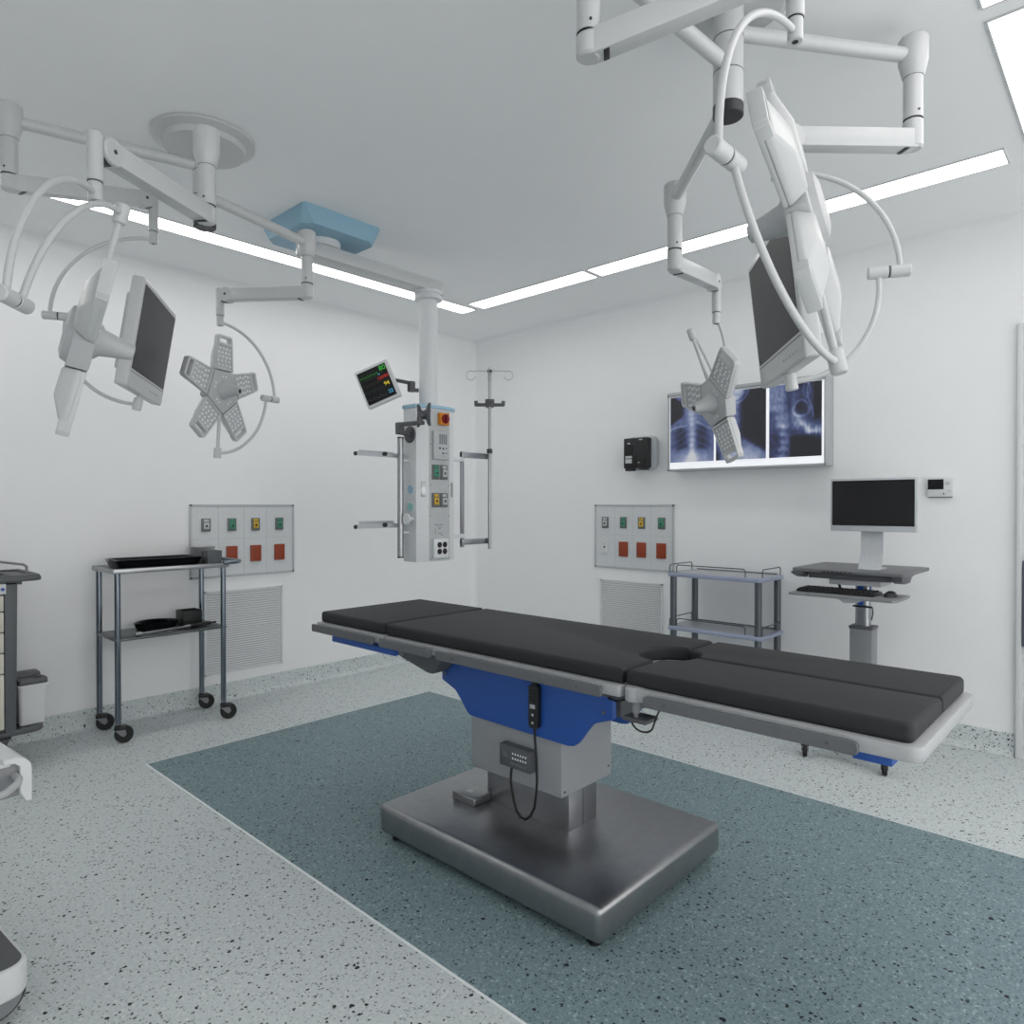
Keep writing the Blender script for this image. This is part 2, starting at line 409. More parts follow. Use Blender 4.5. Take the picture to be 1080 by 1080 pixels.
# leg hinge parts
one('leg_support', blue, T, ('box', (1.735, 0.424, 0.702), (2.23, 0.51, 0.724), 0.003))
one('support_arm', dark_grey, T, ('box', (1.80, 0.48, 0.722), (2.16, 1.12, 0.741), 0.004))
for x in (1.70, 2.26):
    s = 1 if x < 2 else -1
    one('hinge_bolt', mid_grey, T, ('cyl', (x, 1.085, 0.700), (x, 1.085, 0.738), 0.011), ('cyl', (x, 1.085, 0.686), (x, 1.085, 0.700), 0.007))
    one('hinge_lever', dark_grey, T, ('box', (x - 0.02, 1.04, 0.676), (x + 0.05, 1.12, 0.688), 0.003))
one('hinge_cable', rubber, T, ('tube', [(1.70, 1.098 + 0 * i, 0.68) for i in range(1)] + [(1.70, 1.063 + 0.036 * cos(R(a)), 0.675 + 0.026 * sin(R(a))) for a in range(-10, -190, -15)] + [(1.705, 1.02, 0.70), (1.72, 1.01, 0.735)], 0.0028, 8),
    ('tube', [(1.80, 1.25, 0.69), (1.76, 1.19, 0.70), (1.73, 1.14, 0.722), (1.73, 1.10, 0.738)], 0.0035, 8))
# hand control hanging on the apron
hc = one('hand_control', black_pl, T, ('prism', [(1.802, y, z) for y, z in stad(1.549, 1.592, 0.522, 0.674, 0.012)], (0.022, 0, 0), 0.003, 2))
one('hook', black_pl, hc, ('box', (1.806, 1.56, 0.67), (1.822, 1.582, 0.742), 0.003))
b = MB()
for i in range(4): b.box((1.8005, 1.556, 0.652 - 0.011 * i), (1.8025, 1.585, 0.657 - 0.011 * i), 0)
b.build('button', rubber, hc)
b = MB(); b.box((1.8005, 1.560, 0.592), (1.8025, 1.582, 0.606)); b.box((1.8005, 1.567, 0.566), (1.8025, 1.575, 0.574)); b.box((1.8005, 1.567, 0.538), (1.8025, 1.575, 0.546))
lab(b.build('key', gas_grey, hc), 'pale grey keys on the hand control')
# control box on the column
cb = one('control_box', charcoal, T, ('box', (1.815, 1.594, 0.350), (1.850, 1.745, 0.430), 0.004))
b = MB()
for i in range(6):
    for z in (0.405, 0.388): b.box((1.8135, 1.612 + i * 0.0125, z - 0.003), (1.8155, 1.6165 + i * 0.0125, z + 0.003))
lab(b.build('key', dotw, cb), 'two rows of tiny white keys')
one('strip', rail_grey, cb, ('box', (1.8135, 1.610, 0.364), (1.8155, 1.690, 0.374)), ('box', (1.8135, 1.70, 0.385), (1.8155, 1.728, 0.405)))
one('cable', rubber, T, ('tube', [(1.826, 1.690, 0.355), (1.822, 1.692, 0.33), (1.818, 1.690, 0.299), (1.81, 1.667, 0.241), (1.80, 1.645, 0.212), (1.795, 1.620, 0.198), (1.795, 1.597, 0.198), (1.797, 1.575, 0.217), (1.80, 1.560, 0.25), (1.80, 1.552, 0.30), (1.803, 1.551, 0.35), (1.802, 1.553, 0.42), (1.808, 1.565, 0.48), (1.812, 1.570, 0.525)], 0.0045, 10))
pd = one('pedal_box', steel_base, T, ('box', (1.83, 1.893, 0.139), (1.925, 2.018, 0.172), 0.005, 3), ('box', (1.90, 1.905, 0.139), (1.96, 2.01, 0.158), 0.003))
lab(one('pedal_key', gas_grey, pd, ('box', (1.862, 1.945, 0.171), (1.885, 1.975, 0.1735))), 'small pale key on the steel box')

# ------------------------------------------------------------------ surgical booms, lamps, monitors
def boom(label, hub, arms):
    hx, hy = hub
    t = thing('surgical_boom', label, 'surgical boom', (hx, hy, 2.8), 'ceiling booms with three arms')
    one('ceiling_plate', white, t, ('lathe', (hx, hy, 0), [(0.185, 2.8), (0.195, 2.796), (0.195, 2.786), (0.18, 2.780), (0.16, 2.774), (0.155, 2.752), (0.06, 2.75)], (0, 0, 1), 48))
    one('spindle', white, t, ('cyl', (hx, hy, 2.47), (hx, hy, 2.752), 0.043, None, 32))
    one('groove', jointdark, t, *[('cyl', (hx, hy, z - 0.0012), (hx, hy, z + 0.0012), 0.0434, None, 32) for z in (2.663, 2.563)])
    lab(one('end_cap', jointdark, t, ('cyl', (hx, hy, 2.436), (hx, hy, 2.471), 0.0437, None, 32, 0.003)), 'black cap under the spindle')
    for a in arms:
        lv = a['lv']; J = V((*a['j'], lv)); Hh = V((hx, hy, lv)); dd = (J - Hh).normalized()
        ea = one('extension_arm', white, t, ('cyl', Hh + dd * 0.03, J, 0.0215, None, 24), ('lathe', J, [(0.036, 0.056), (0.042, 0.049), (0.042, -0.018), (0.031, -0.064), (0.029, -0.066)], (0, 0, 1), 28))
        el = one('elbow', white, t, ('cyl', J + Z * -0.067, J + Z * -0.195, 0.0275, None, 28))
        one('groove', jointdark, el, ('cyl', J + Z * -0.0665, J + Z * -0.064, 0.0283), ('cyl', J + Z * -0.1965, J + Z * -0.1945, 0.028))
        s0 = V((*a['j'], a['zs'])); s1 = V((*a['y'], a['ze']))
        one('bolt', jointdark, el, ('cyl', J + Z * -0.176 - V((s1 - s0)).normalized() * 0.0 + a.get('bd', V((-0.68, -0.73, 0))) * 0.0265, J + Z * -0.176 + a.get('bd', V((-0.68, -0.73, 0))) * 0.0295, 0.0035, None, 10))
        ax = (s1 - s0).normalized(); side = Z.cross(ax).normalized(); up = ax.cross(side)
        L = (s1 - s0).length; e = s1 - ax * 0.042
        b = MB()
        b.cyl(J + Z * -0.196, s0 + Z * -0.026, 0.0285, None, 24, 0.006)
        b.obox((s0 + e) / 2, (ax, side, up), ((e - s0).length / 2, 0.025, 0.029), 0.004)
        b.cyl(e - side * 0.026, e + side * 0.026, 0.036, None, 28, 0.003)
        sp = b.build('spring_arm', white, t)
        b = MB(); b.obox(s0 + ax * 0.035 - up * 0.029, (ax, side, up), (0.007, 0.020, 0.0025), 0.001)
        lab(b.build('joint_insert', jointdark, sp), 'dark joint insert')
        lab(one('joint_insert', jointdark, sp, ('obox', e + ax * 0.012 - up * 0.028, (ax, side, up), (0.015, 0.014, 0.008), 0.001)), 'dark joint insert')
        lab(one('bolt', jointdark, sp, ('cyl', e - side * 0.0275, e + side * 0.0275, 0.006, None, 12)), 'dark pivot bolt')
        zb = a['zb']
        yk = one('yoke', white, t, ('cyl', s1 + Z * 0.034, V((s1.x, s1.y, zb + 0.05)), 0.0195, None, 24, 0.003), ('cyl', V((s1.x, s1.y, zb + 0.05)), V((s1.x, s1.y, zb)), 0.0168, None, 24, 0.002))
        one('groove', jointdark, yk, ('cyl', V((s1.x, s1.y, zb + 0.049)), V((s1.x, s1.y, zb + 0.051)), 0.0182), ('cyl', V((s1.x, s1.y, zb - 0.0008)), V((s1.x, s1.y, zb + 0.001)), 0.007, None, 12))
    return t
def gimbal(root, C, Rr, u, yv, zb, tr=0.0078, rod_to=0.085, bl=0.026, top=None, ortho=True):
    """two bowed tubes with their pivot barrel, hanging from the yoke at height zb above C"""
    C = V(C); u = V(u).normalized(); yv = V(yv); yv = ((yv - u * yv.dot(u)) if ortho else yv).normalized()
    tv = V((top[0], top[1], zb + 0.020)) - C if top else Z * (zb + 0.018 - C.z)
    a0 = math.asin(0.0185 / (Rr + 0.028))
    one('bow_tube', white, root, ('tube', [C + tv * cos(a) + u * (Rr + 0.028) * sin(a) for a in [a0 + (pi / 2 - a0) * i / 20 for i in range(21)]], tr, 12))
    one('bow_tube', white, root, ('tube', [C + u * (Rr - 0.028) * cos(a) + yv * Rr * sin(a) for a in [pi / 2 * i / 20 for i in range(21)]], tr, 12))
    pj = one('pivot_barrel', white, root, ('cyl', C + u * (Rr - 0.055), C + u * (Rr - 0.001), 0.0175, None, 24, 0.003), ('cyl', C + u * (Rr + 0.001), C + u * (Rr + 0.055), 0.0175, None, 24, 0.003))
    one('groove', jointdark, pj, ('cyl', C + u * (Rr - 0.0012), C + u * (Rr + 0.0012), 0.0165))
    one('lower_joint', white, root, ('cyl', C + yv * (Rr - bl), C + yv * (Rr + bl), 0.018, None, 24, 0.003))
    one('hanger_rod', white, root, ('tube', [C + yv * (Rr - bl), C + yv * ((Rr + rod_to) / 2) , C + yv * rod_to], 0.0088, 12))
    return yv
def lamp(label, C, Rr, u, yv, n, zb, rad=0.27, np_=5, top=None):
    C = V(C)
    t = thing('surgical_lamp', label, 'surgical lamp', C, 'surgical lamps with five petals')
    yv = gimbal(t, C, Rr, u, yv, zb, top=top)
    angs = [2 * pi * k / np_ + pi / np_ for k in range(np_)]
    r0, wi, wo = (0.098, 0.066, 0.050) if np_ == 5 else (0.090, 0.074, 0.060)
    n = V(n); n = (n - yv * n.dot(yv)).normalized(); xv = yv.cross(n)
    def P(r, a, h): return C + (yv * cos(a) + xv * sin(a)) * r + n * h
    # pentagonal hub, edges facing the petals
    hp = []
    for a in angs:
        er = yv * cos(a) + xv * sin(a); et = xv * cos(a) - yv * sin(a)
        hp += [C + er * (r0 - 0.003) - et * wi, C + er * (r0 - 0.003) + et * wi]
    hb = MB(); hb.prism([p - n * 0.03 for p in hp], n * 0.052, 0.006, 2)
    hb.lathe(C, [(0.05, -0.052), (0.07, -0.045), (0.078, -0.028)], n, 28)
    hub = hb.build('hub', lampgrey, t)
    lb = MB()
    for a in angs:
        for da in (-0.16, 0.16): lb.dome(P(r0 * 0.70, a + da, 0.0215), n, 0.0062, 8, 2, 0.5)
    lab(lb.build('lens', lensm, hub), 'small clear lenses around the handle')
    hd = one('handle', lampgrey, t, ('lathe', C, [(0.048, 0.021), (0.046, 0.028), (0.036, 0.036), (0.021, 0.105), (0.019, 0.112), (0.011, 0.113)], n, 24))
    lab(one('handle_tip', jointdark, hd, ('cyl', C + n * 0.1125, C + n * 0.1145, 0.0105, None, 16)), 'dark hole in the handle end')
    for a in angs:
        er = yv * cos(a) + xv * sin(a); et = n.cross(er).normalized()
        def Q(r, s, h): return C + er * r + et * s + n * h
        r1 = rad
        rs0, rs1 = r1 - 0.036, r1 - 0.013          # slot in the outer end
        def w(r): return wi + (wo - wi) * (r - r0) / (r1 - r0)
        b = MB()
        # body up to the slot, rounded back
        def sect(r, hb_, kb=0.66):
            ww = w(r)
            return [Q(r, -ww, 0.012), Q(r, ww, 0.012), Q(r, ww + 0.001, 0.000), Q(r, ww * kb, hb_), Q(r, -ww * kb, hb_), Q(r, -ww - 0.001, 0.000)]
        secs = [sect(r0, -0.034), sect(r0 * 0.45 + rs0 * 0.55, -0.036), sect(rs0, -0.011, 0.92)]
        vs = [[b.bm.verts.new(p) for p in s_] for s_ in secs]
        fs = []
        for A, B in zip(vs, vs[1:]):
            for i in range(6): fs.append(b.bm.faces.new((A[i], A[(i + 1) % 6], B[(i + 1) % 6], B[i])))
        fs.append(b.bm.faces.new(vs[0][::-1])); fs.append(b.bm.faces.new(vs[-1]))
        bmesh.ops.recalc_face_normals(b.bm, faces=fs)
        es = [e for e in {e for f in fs for e in f.edges} if len(e.link_faces) == 2 and e.calc_face_angle(0) > 0.25]
        bmesh.ops.bevel(b.bm, geom=es, offset=0.007, segments=3, profile=0.5, affect='EDGES')
        h0, h1 = -0.010, 0.020
        def bar(ra, rb, sa0, sb0, sa1, sb1, hh=h0):
            b.prism([Q(ra, sa0, hh), Q(rb, sb0, hh), Q(rb, sb1, hh), Q(ra, sa1, hh)], n * (h1 - hh), 0.003, 2)
        for sg in (-1, 1):
            bar(r0 + 0.002, rs0, sg * (w(r0) - 0.001), sg * (w(rs0) - 0.001), sg * (w(r0) - 0.009), sg * (w(rs0) - 0.009), 0.008)
            bar(rs0 - 0.004, r1 - 0.006, sg * w(rs0), sg * (w(r1) - 0.003), sg * (w(rs0) - 0.011), sg * (w(r1) - 0.013))
        bar(rs1, r1, -w(rs1), -w(r1) + 0.008, w(rs1), w(r1) - 0.008)
        bar(rs0 - 0.014, rs0, -w(rs0) + 0.003, -w(rs0) + 0.003, w(rs0) - 0.003, w(rs0) - 0.003)
        bar(r0 + 0.002, r0 + 0.012, -w(r0) + 0.003, -w(r0) + 0.003, w(r0) - 0.003, w(r0) - 0.003, 0.008)
        bmesh.ops.recalc_face_normals(b.bm, faces=list(b.bm.faces))
        pt = b.build('petal', [white], t, 35)
        fb = MB()
        fb.prism([Q(r0 + 0.010, -w(r0) + 0.008, 0.0118), Q(rs0 - 0.012, -w(rs0) + 0.008, 0.0118), Q(rs0 - 0.012, w(rs0) - 0.008, 0.0118), Q(r0 + 0.010, w(r0) - 0.008, 0.0118)], n * 0.0022)
        lab(fb.build('lens_panel', lampgrey, pt), 'grey front panel of the petal')
        lb = MB(); nr = 5 if np_ == 5 else 6
        for i in range(nr):
            r = r0 + 0.026 + i * (rs0 - r0 - 0.054) / (nr - 1)
            for j in range(4):
                s_ = (j - 1.5) * w(r) * 0.43 + (0.003 if i % 2 else -0.003)
                lb.dome(Q(r, s_, 0.0138), n, 0.0072, 8, 2, 0.6)
        lab(lb.build('lens', lensm, pt), 'rows of small clear lenses')
    return t
def monitor(label, c, a, n0, tilt, C, Rr, u, zb, blk, W=0.56, Hh=0.43):
    c = V(c); a = V((a[0], a[1], 0)).normalized(); n0 = V((n0[0], n0[1], 0)).normalized()
    n = n0 * cos(R(tilt)) - Z * sin(R(tilt)); bb = Z * cos(R(tilt)) + n0 * sin(R(tilt))
    t = thing('boom_monitor', label, 'monitor', c, 'monitors on the booms')
    gimbal(t, C, Rr, u, V(blk) - V(C), zb, rod_to=0.20, ortho=False)
    hs = one('housing', white, t, ('obox', c - n * 0.024, (a, bb, n), (W / 2, Hh / 2, 0.024), 0.008, 3), ('obox', c - n * 0.062 + bb * 0.01, (a, bb, n), (W * 0.36, Hh * 0.36, 0.018), 0.01, 3))
    one('screen', screenm, t, ('obox', c + bb * 0.026 + n * 0.0003, (a, bb, n), (W / 2 - 0.02, Hh / 2 - 0.048, 0.001)))
    kb = MB()
    kb.obox(c - bb * (Hh / 2 - 0.064) + n * 0.0005, (a, bb, n), (W / 2 - 0.012, 0.0012, 0.0012))
    lab(kb.build('bezel_groove', mid_grey, hs), 'fine groove above the key strip')
    kb = MB()
    for i in range(5): kb.obox(c - bb * (Hh / 2 - 0.032) + a * (0.05 + i * 0.032) * (1) + n * 0.0005, (a, bb, n), (0.007, 0.0035, 0.0012))
    lab(kb.build('key', gas_grey, hs), 'small grey keys under the screen')
    return t

boom('white ceiling boom by the left wall with a round ceiling plate', (1.214, 2.839), [
    dict(lv=2.685, j=(0.590, 3.010), y=(1.113, 3.110), zs=2.46, ze=2.60, zb=2.415),
    dict(lv=2.570, j=(1.770, 2.990), y=(1.524, 3.388), zs=2.33, ze=2.346, zb=2.195),
    dict(lv=2.490, j=(0.989, 2.295), y=(0.581, 2.022), zs=2.262, ze=2.240, zb=2.095)])
boom('white ceiling boom nearest the camera at the top right', (1.912, 0.908), [
    dict(lv=2.685, j=(2.402, 0.538), y=(2.049, 0.819), zs=2.425, ze=2.395, zb=2.272),
    dict(lv=2.585, j=(1.294, 0.957), y=(1.549, 0.579), zs=2.36, ze=2.50, zb=2.327),
    dict(lv=2.480, j=(2.370, 1.341), y=(2.872, 1.417), zs=2.228, ze=2.29, zb=2.112)])
lamp('surgical lamp seen edge-on at the left edge, left of the hanging monitor', (0.564, 2.04, 1.738), 0.340, (-0.213, -0.27, 0), (0.073, -0.049, 0.335), (0.975, -0.229, -0.05), 2.095, 0.262, 3, (0.581, 2.022))
lamp('large close surgical lamp at the top right, its white back in view', (1.557, 0.570, 1.948), 0.350, (-1, 0.02, 0), (-0.002, -0.079, -0.338), (-0.19, 0.98, -0.3), 2.327, 0.312, 5, (1.549, 0.579))
lamp('surgical lamp facing the room in front of the left wall, hollow handle at its middle', (1.524, 3.388, 1.874), 0.31, (0.257, 0.061, 0), (-0.019, 0.021, -0.32), (0.45, -0.891, 0), 2.195)
lamp('surgical lamp hanging in front of the x-ray films', (2.872, 1.417, 1.76), 0.335, (0.325, 0.091, 0), (-0.026, 0.102, 0.31), (-0.80, 0.599, 0), 2.112, 0.27, 3)
monitor('white framed monitor hanging beside the left edge lamp', (1.115, 3.112, 1.976), (0.535, 0.845), (0.845, -0.535), 9, (1.113, 3.110, 2.07), 0.345, (-0.307, 0.135, 0), 2.415, (1.058, 3.147, 1.72))
monitor('white framed monitor hanging behind the large close lamp', (2.049, 0.830, 1.895), (-0.815, -0.579), (-0.579, 0.815), 6.5, (2.049, 0.819, 1.967), 0.30, (0.116, -0.259, 0), 2.272, (2.075, 0.783, 1.66), 0.50, 0.41)

# ------------------------------------------------------------------ equipment pendant
P = thing('equipment_pendant', 'white ceiling pendant with a service column and pale blue ceiling box', 'ceiling pendant', (2.74, 3.235, 2.8))
b = MB()
x0, x1, y0, y1 = 1.79, 2.25, 3.05, 3.485; i_ = 0.012; ch = 0.05
lo = [(x0 + i_ + ch, y0 + i_), (x1 - i_ - ch, y0 + i_), (x1 - i_, y0 + i_ + ch), (x1 - i_, y1 - i_ - ch), (x1 - i_ - ch, y1 - i_), (x0 + i_ + ch, y1 - i_), (x0 + i_, y1 - i_ - ch), (x0 + i_, y0 + i_ + ch)]
ch = 0.012
hi = [(x0 + ch, y0), (x1 - ch, y0), (x1, y0 + ch), (x1, y1 - ch), (x1 - ch, y1), (x0 + ch, y1), (x0, y1 - ch), (x0, y0 + ch)]
A = [b.bm.verts.new((x, y, 2.712)) for x, y in lo]; B = [b.bm.verts.new((x, y, 2.79)) for x, y in hi]; C_ = [b.bm.verts.new((x, y, 2.8)) for x, y in hi]
for S, U in ((A, B), (B, C_)):
    for k in range(8): b.bm.faces.new((S[k], S[(k + 1) % 8], U[(k + 1) % 8], U[k]))
b.bm.faces.new(A[::-1]); b.bm.faces.new(C_)
lab(b.build('ceiling_box', lightblue, P), 'pale blue ceiling box')
one('swivel_neck', pend_white, P, ('cyl', (2.02, 3.25, 2.675), (2.02, 3.25, 2.714), 0.09, None, 32, 0.004))
bpts = [(1.93, 3.18), (2.79, 3.18)] + arc(2.79, 3.245, 0.065, -90, 90, 10)[1:-1] + [(2.79, 3.31), (1.93, 3.31)] + arc(1.93, 3.245, 0.065, 90, 270, 8)[1:-1]
one('beam', white, P, ('prism', [(x, y, 2.605) for x, y in bpts], (0, 0, 0.070), 0.006, 2))
one('column_ring', pend_white, P, ('lathe', (2.74, 3.235, 0), [(0.085, 2.608), (0.085, 2.588), (0.076, 2.586), (0.076, 2.576), (0.085, 2.574), (0.085, 2.556), (0.07, 2.552)], (0, 0, 1), 36))
one('column', pend_white, P, ('cyl', (2.74, 3.235, 1.89), (2.74, 3.235, 2.56), 0.056, None, 32))
# octagonal body
bz0, bz1 = 0.965, 1.885
bo = [(2.672, 3.15), (2.836, 3.15), (2.900, 3.182), (2.900, 3.300), (2.836, 3.332), (2.672, 3.332), (2.600, 3.300), (2.600, 3.182)]
body = one('column_body', pend_white, P, ('prism', [(x, y, bz0) for x, y in bo], (0, 0, bz1 - bz0), 0.003, 2))
cx, cy = 2.75, 3.241
lab(one('cap_trim', bluecap, P, ('prism', [(cx + (x - cx) * 1.05, cy + (y - cy) * 1.06, bz1) for x, y in bo], (0, 0, 0.022), 0.003, 2)), 'pale blue trim round the top of the column body')
fp = one('service_panel', pend_panel, P, ('box', (2.674, 3.1465, 0.972), (2.834, 3.151, 1.878), 0.001))
yF = 3.1465
b = MB()
for z in (1.866, 1.67, 1.425, 1.24, 0.985):
    for x in (2.681, 2.827): b.cyl((x, yF + 0.0005, z), (x, yF - 0.0012, z), 0.0028, None, 8)
lab(b.build('screw', jointdark, fp), 'small dark screws')
sw = one('isolator_switch', orange, P, ('box', (2.738, yF - 0.026, 1.790), (2.812, yF + 0.001, 1.862), 0.004)); lab(sw, 'orange switch housing')
lab(one('switch_knob', redk, sw, ('cyl', (2.775, yF - 0.026, 1.826), (2.775, yF - 0.036, 1.826), 0.029, None, 28, 0.002), ('box', (2.769, yF - 0.052, 1.800), (2.781, yF - 0.034, 1.852), 0.003)), 'dark red rotary knob')
ic = one('call_unit', pend_panel, P, ('box', (2.692, yF - 0.020, 1.580), (2.812, yF + 0.001, 1.752), 0.005))
b = MB()
for k in range(4): b.box((2.733 + k * 0.0165, yF - 0.0212, 1.672), (2.7445 + k * 0.0165, yF - 0.0195, 1.733))
one_ = b.build('speaker_slots', mid_grey, ic)
b = MB()
for x, z, r in ((2.738, 1.648, 0.007), (2.764, 1.646, 0.006), (2.79, 1.648, 0.004), (2.764, 1.618, 0.006), (2.79, 1.618, 0.004), (2.766, 1.60, 0.002)): b.cyl((x, yF - 0.0195, z), (x, yF - 0.0222, z), r, None, 12)
b.build('button', jointdark, ic)
def outlet(x0, x1, z0, z1, ydir, yf, m, parent, tagm=None, axis='x', name='gas_outlet'):
    """gas outlet on a face at y=yf (axis x) or x=yf (axis y), sticking out toward -"""
    def bx(a0, a1, d0, d1, c0, c1, bv=0.0):
        if axis == 'x': return ('box', (min(a0, a1), yf - d1, c0), (max(a0, a1), yf - d0, c1), bv)
        return ('box', (yf - d1, min(a0, a1), c0), (yf - d0, max(a0, a1), c1), bv)
    w, h = x1 - x0, z1 - z0
    o = one(name, gas_dark, parent, bx(x0, x1, -0.0005, 0.008, z0, z1, 0.002))
    f = one('coloured_face', m, o, bx(x0 + w * 0.2, x1 - w * 0.2, 0.008, 0.016, z0 + h * 0.18, z0 + h * 0.68, 0.003), bx(x0 + w * 0.22, x1 - w * 0.22, 0.008, 0.011, z0 + h * 0.74, z0 + h * 0.93, 0.001))
    cxx, czz = (x0 + x1) / 2, z0 + h * 0.43
    if axis == 'x': one('port', jointdark, o, ('cyl', (cxx, yf - 0.0155, czz), (cxx, yf - 0.0175, czz), abs(w) * 0.13, None, 14))
    else: one('port', jointdark, o, ('cyl', (yf - 0.0155, cxx, czz), (yf - 0.0175, cxx, czz), abs(w) * 0.13, None, 14))
    return o
lab(outlet(2.691, 2.747, 1.459, 1.549, 0, yF, gas_green, P), 'green gas outlet')
lab(outlet(2.757, 2.812, 1.459, 1.549, 0, yF, gas_grey, P), 'grey gas outlet')
lab(outlet(2.690, 2.748, 1.292, 1.378, 0, yF, gas_yellow, P), 'yellow gas outlet')
lab(outlet(2.756, 2.813, 1.292, 1.378, 0, yF, gas_grey, P), 'grey gas outlet')
b = MB()
for z, s in ((1.184, ((2.714, 2.746), (2.752, 2.778))), (1.170, ((2.738, 2.764),)), (1.158, ((2.712, 2.722), (2.742, 2.760))), (1.144, ((2.712, 2.724),)), (1.132, ((2.712, 2.726), (2.742, 2.772))), (1.121, ((2.766, 2.780),))):
    for a0, a1 in s: b.box((a0, yF - 0.0006, z), (a1, yF + 0.0005, z + 0.005))
lab(b.build('rating_label', mid_grey, P), 'small printed rating label')
so = one('socket_block', pend_white, P, ('box', (2.692, yF - 0.022, 0.988), (2.808, yF + 0.001, 1.104), 0.003))
for x in (2.733, 2.775):
    for z in (1.066, 1.026):
        lab(one('power_socket', black_pl, so, ('lathe', (x, yF - 0.0215, z), [(0.0175, 0.0), (0.0175, 0.0025), (0.015, 0.0025), (0.0145, 0.0012), (0.004, 0.0012), (0.0035, 0.002)], (0, -1, 0), 20)), 'round black power socket')
d1 = (V((2.600, 3.182, 0)) - V((2.672, 3.15, 0))).normalized(); n1 = V((-d1.y, d1.x, 0)); n1 = n1 if n1.y < 0 else -n1
mid = V((2.640, 3.1642, 0))
one('grip_recess', steel, P, ('obox', mid + Z * 1.40 + n1 * 0.0005, (d1, n1, Z), (0.014, 0.002, 0.046), 0.001), ('obox', V((2.868, 3.166, 1.40)), (V((0.894, 0.447, 0)), V((0.447, -0.894, 0)), Z), (0.014, 0.002, 0.046), 0.001))
for z, m, nm in ((1.40, bluecap, 'pale blue round button'), (1.295, mat('pale_green_button', (150, 200, 198), 0.45), 'pale green round button')):
    lab(one('round_button', m, P, ('cyl', (2.601, 3.235, z), (2.596, 3.235, z), 0.026, None, 28, 0.001)), nm)
one('brake_knob', pend_white, P, ('cyl', (2.601, 3.215, 1.222), (2.56, 3.215, 1.222), 0.012, None, 16), ('cyl', (2.562, 3.215, 1.222), (2.548, 3.215, 1.222), 0.034, None, 28, 0.004))
one('brake_knob', mid_grey, P, ('cyl', (2.899, 3.27, 1.222), (2.925, 3.27, 1.222), 0.03, None, 28, 0.004))
# steel tube on the left with equipment arms
tb = one('mounting_tube', steel, P, ('cyl', (2.556, 3.275, 0.995), (2.556, 3.275, 1.708), 0.0185, None, 28))
lab(one('tube_cap', jointdark, tb, ('cyl', (2.556, 3.275, 0.990), (2.556, 3.275, 0.998), 0.0192, None, 24), ('cyl', (2.556, 3.275, 1.703), (2.556, 3.275, 1.711), 0.0192, None, 24)), 'dark end caps')
one('standoff', pend_white, tb, ('cyl', (2.57, 3.27, 1.57), (2.601, 3.25, 1.57), 0.007), ('cyl', (2.57, 3.27, 1.14), (2.601, 3.25, 1.14), 0.007))
for z, nm in ((1.60, 'u'), (1.18, 'l')):
    ar = one('equipment_rail', gas_grey, P, ('box', (2.27, 3.315, z - 0.010), (2.602, 3.321, z + 0.014), 0.001), ('box', (2.35, 3.398, z + 0.006), (2.602, 3.404, z + 0.030), 0.001), ('box', (2.585, 3.29, z + 0.002), (2.597, 3.405, z + 0.014)))
    lab(one('rail_knob', jointdark, ar, ('cyl', (2.262, 3.318, z), (2.275, 3.318, z), 0.012, None, 16, 0.002), ('cyl', (2.455, 3.305, z + 0.008), (2.475, 3.305, z + 0.008), 0.013, None, 16, 0.002)), 'dark clamp knobs')
# bracket frame on the right
one('bracket_frame', steel, P, ('box', (3.015, 3.230, 1.035), (3.035, 3.250, 1.650), 0.002), ('box', (3.015, 3.228, 1.612), (3.26, 3.252, 1.648), 0.002), ('box', (3.015, 3.228, 1.050), (3.26, 3.252, 1.086), 0.002))
for z in (1.60, 1.108): one('bracket_arm', pend_white, P, ('box', (2.895, 3.226, z - 0.014), (3.03, 3.256, z + 0.014), 0.003))
# display mount without a display, on the left face
vm = one('display_mount', dark_grey, P, ('cyl', (2.601, 3.236, 1.726), (2.590, 3.236, 1.726), 0.050, None, 32, 0.003), ('cyl', (2.592, 3.236, 1.726), (2.535, 3.236, 1.735), 0.015),
    ('box', (2.502, 3.214, 1.722), (2.542, 3.258, 1.792), 0.006), ('obox', (2.528, 3.145, 1.778), (V((0.15, -0.985, 0)), V((0.985, 0.15, 0)), Z), (0.10, 0.014, 0.012), 0.004), ('cyl', (2.528, 3.062, 1.77), (2.528, 3.062, 1.81), 0.016, None, 16), ('cyl', (2.52, 3.062, 1.822), (2.552, 3.055, 1.822), 0.018))
xp = []
for yy, zz in ((-0.060, -0.066), (-0.044, -0.066), (-0.030, -0.050), (-0.022, -0.030), (0.0, -0.024), (0.022, -0.030), (0.030, -0.050), (0.044, -0.066), (0.060, -0.066), (0.060, -0.05), (0.056, -0.015), (0.056, 0.015), (0.060, 0.05), (0.060, 0.066), (0.044, 0.066), (0.030, 0.050), (0.022, 0.030), (0.0, 0.024), (-0.022, 0.030), (-0.030, 0.050), (-0.044, 0.066), (-0.060, 0.066), (-0.060, 0.05), (-0.056, 0.015), (-0.056, -0.015), (-0.060, -0.05)):
    xp.append((2.548, 3.052 + yy, 1.822 + zz))
one('cross_plate', dark_grey, vm, ('prism', xp, (0.006, 0, 0), 0.001, 1))
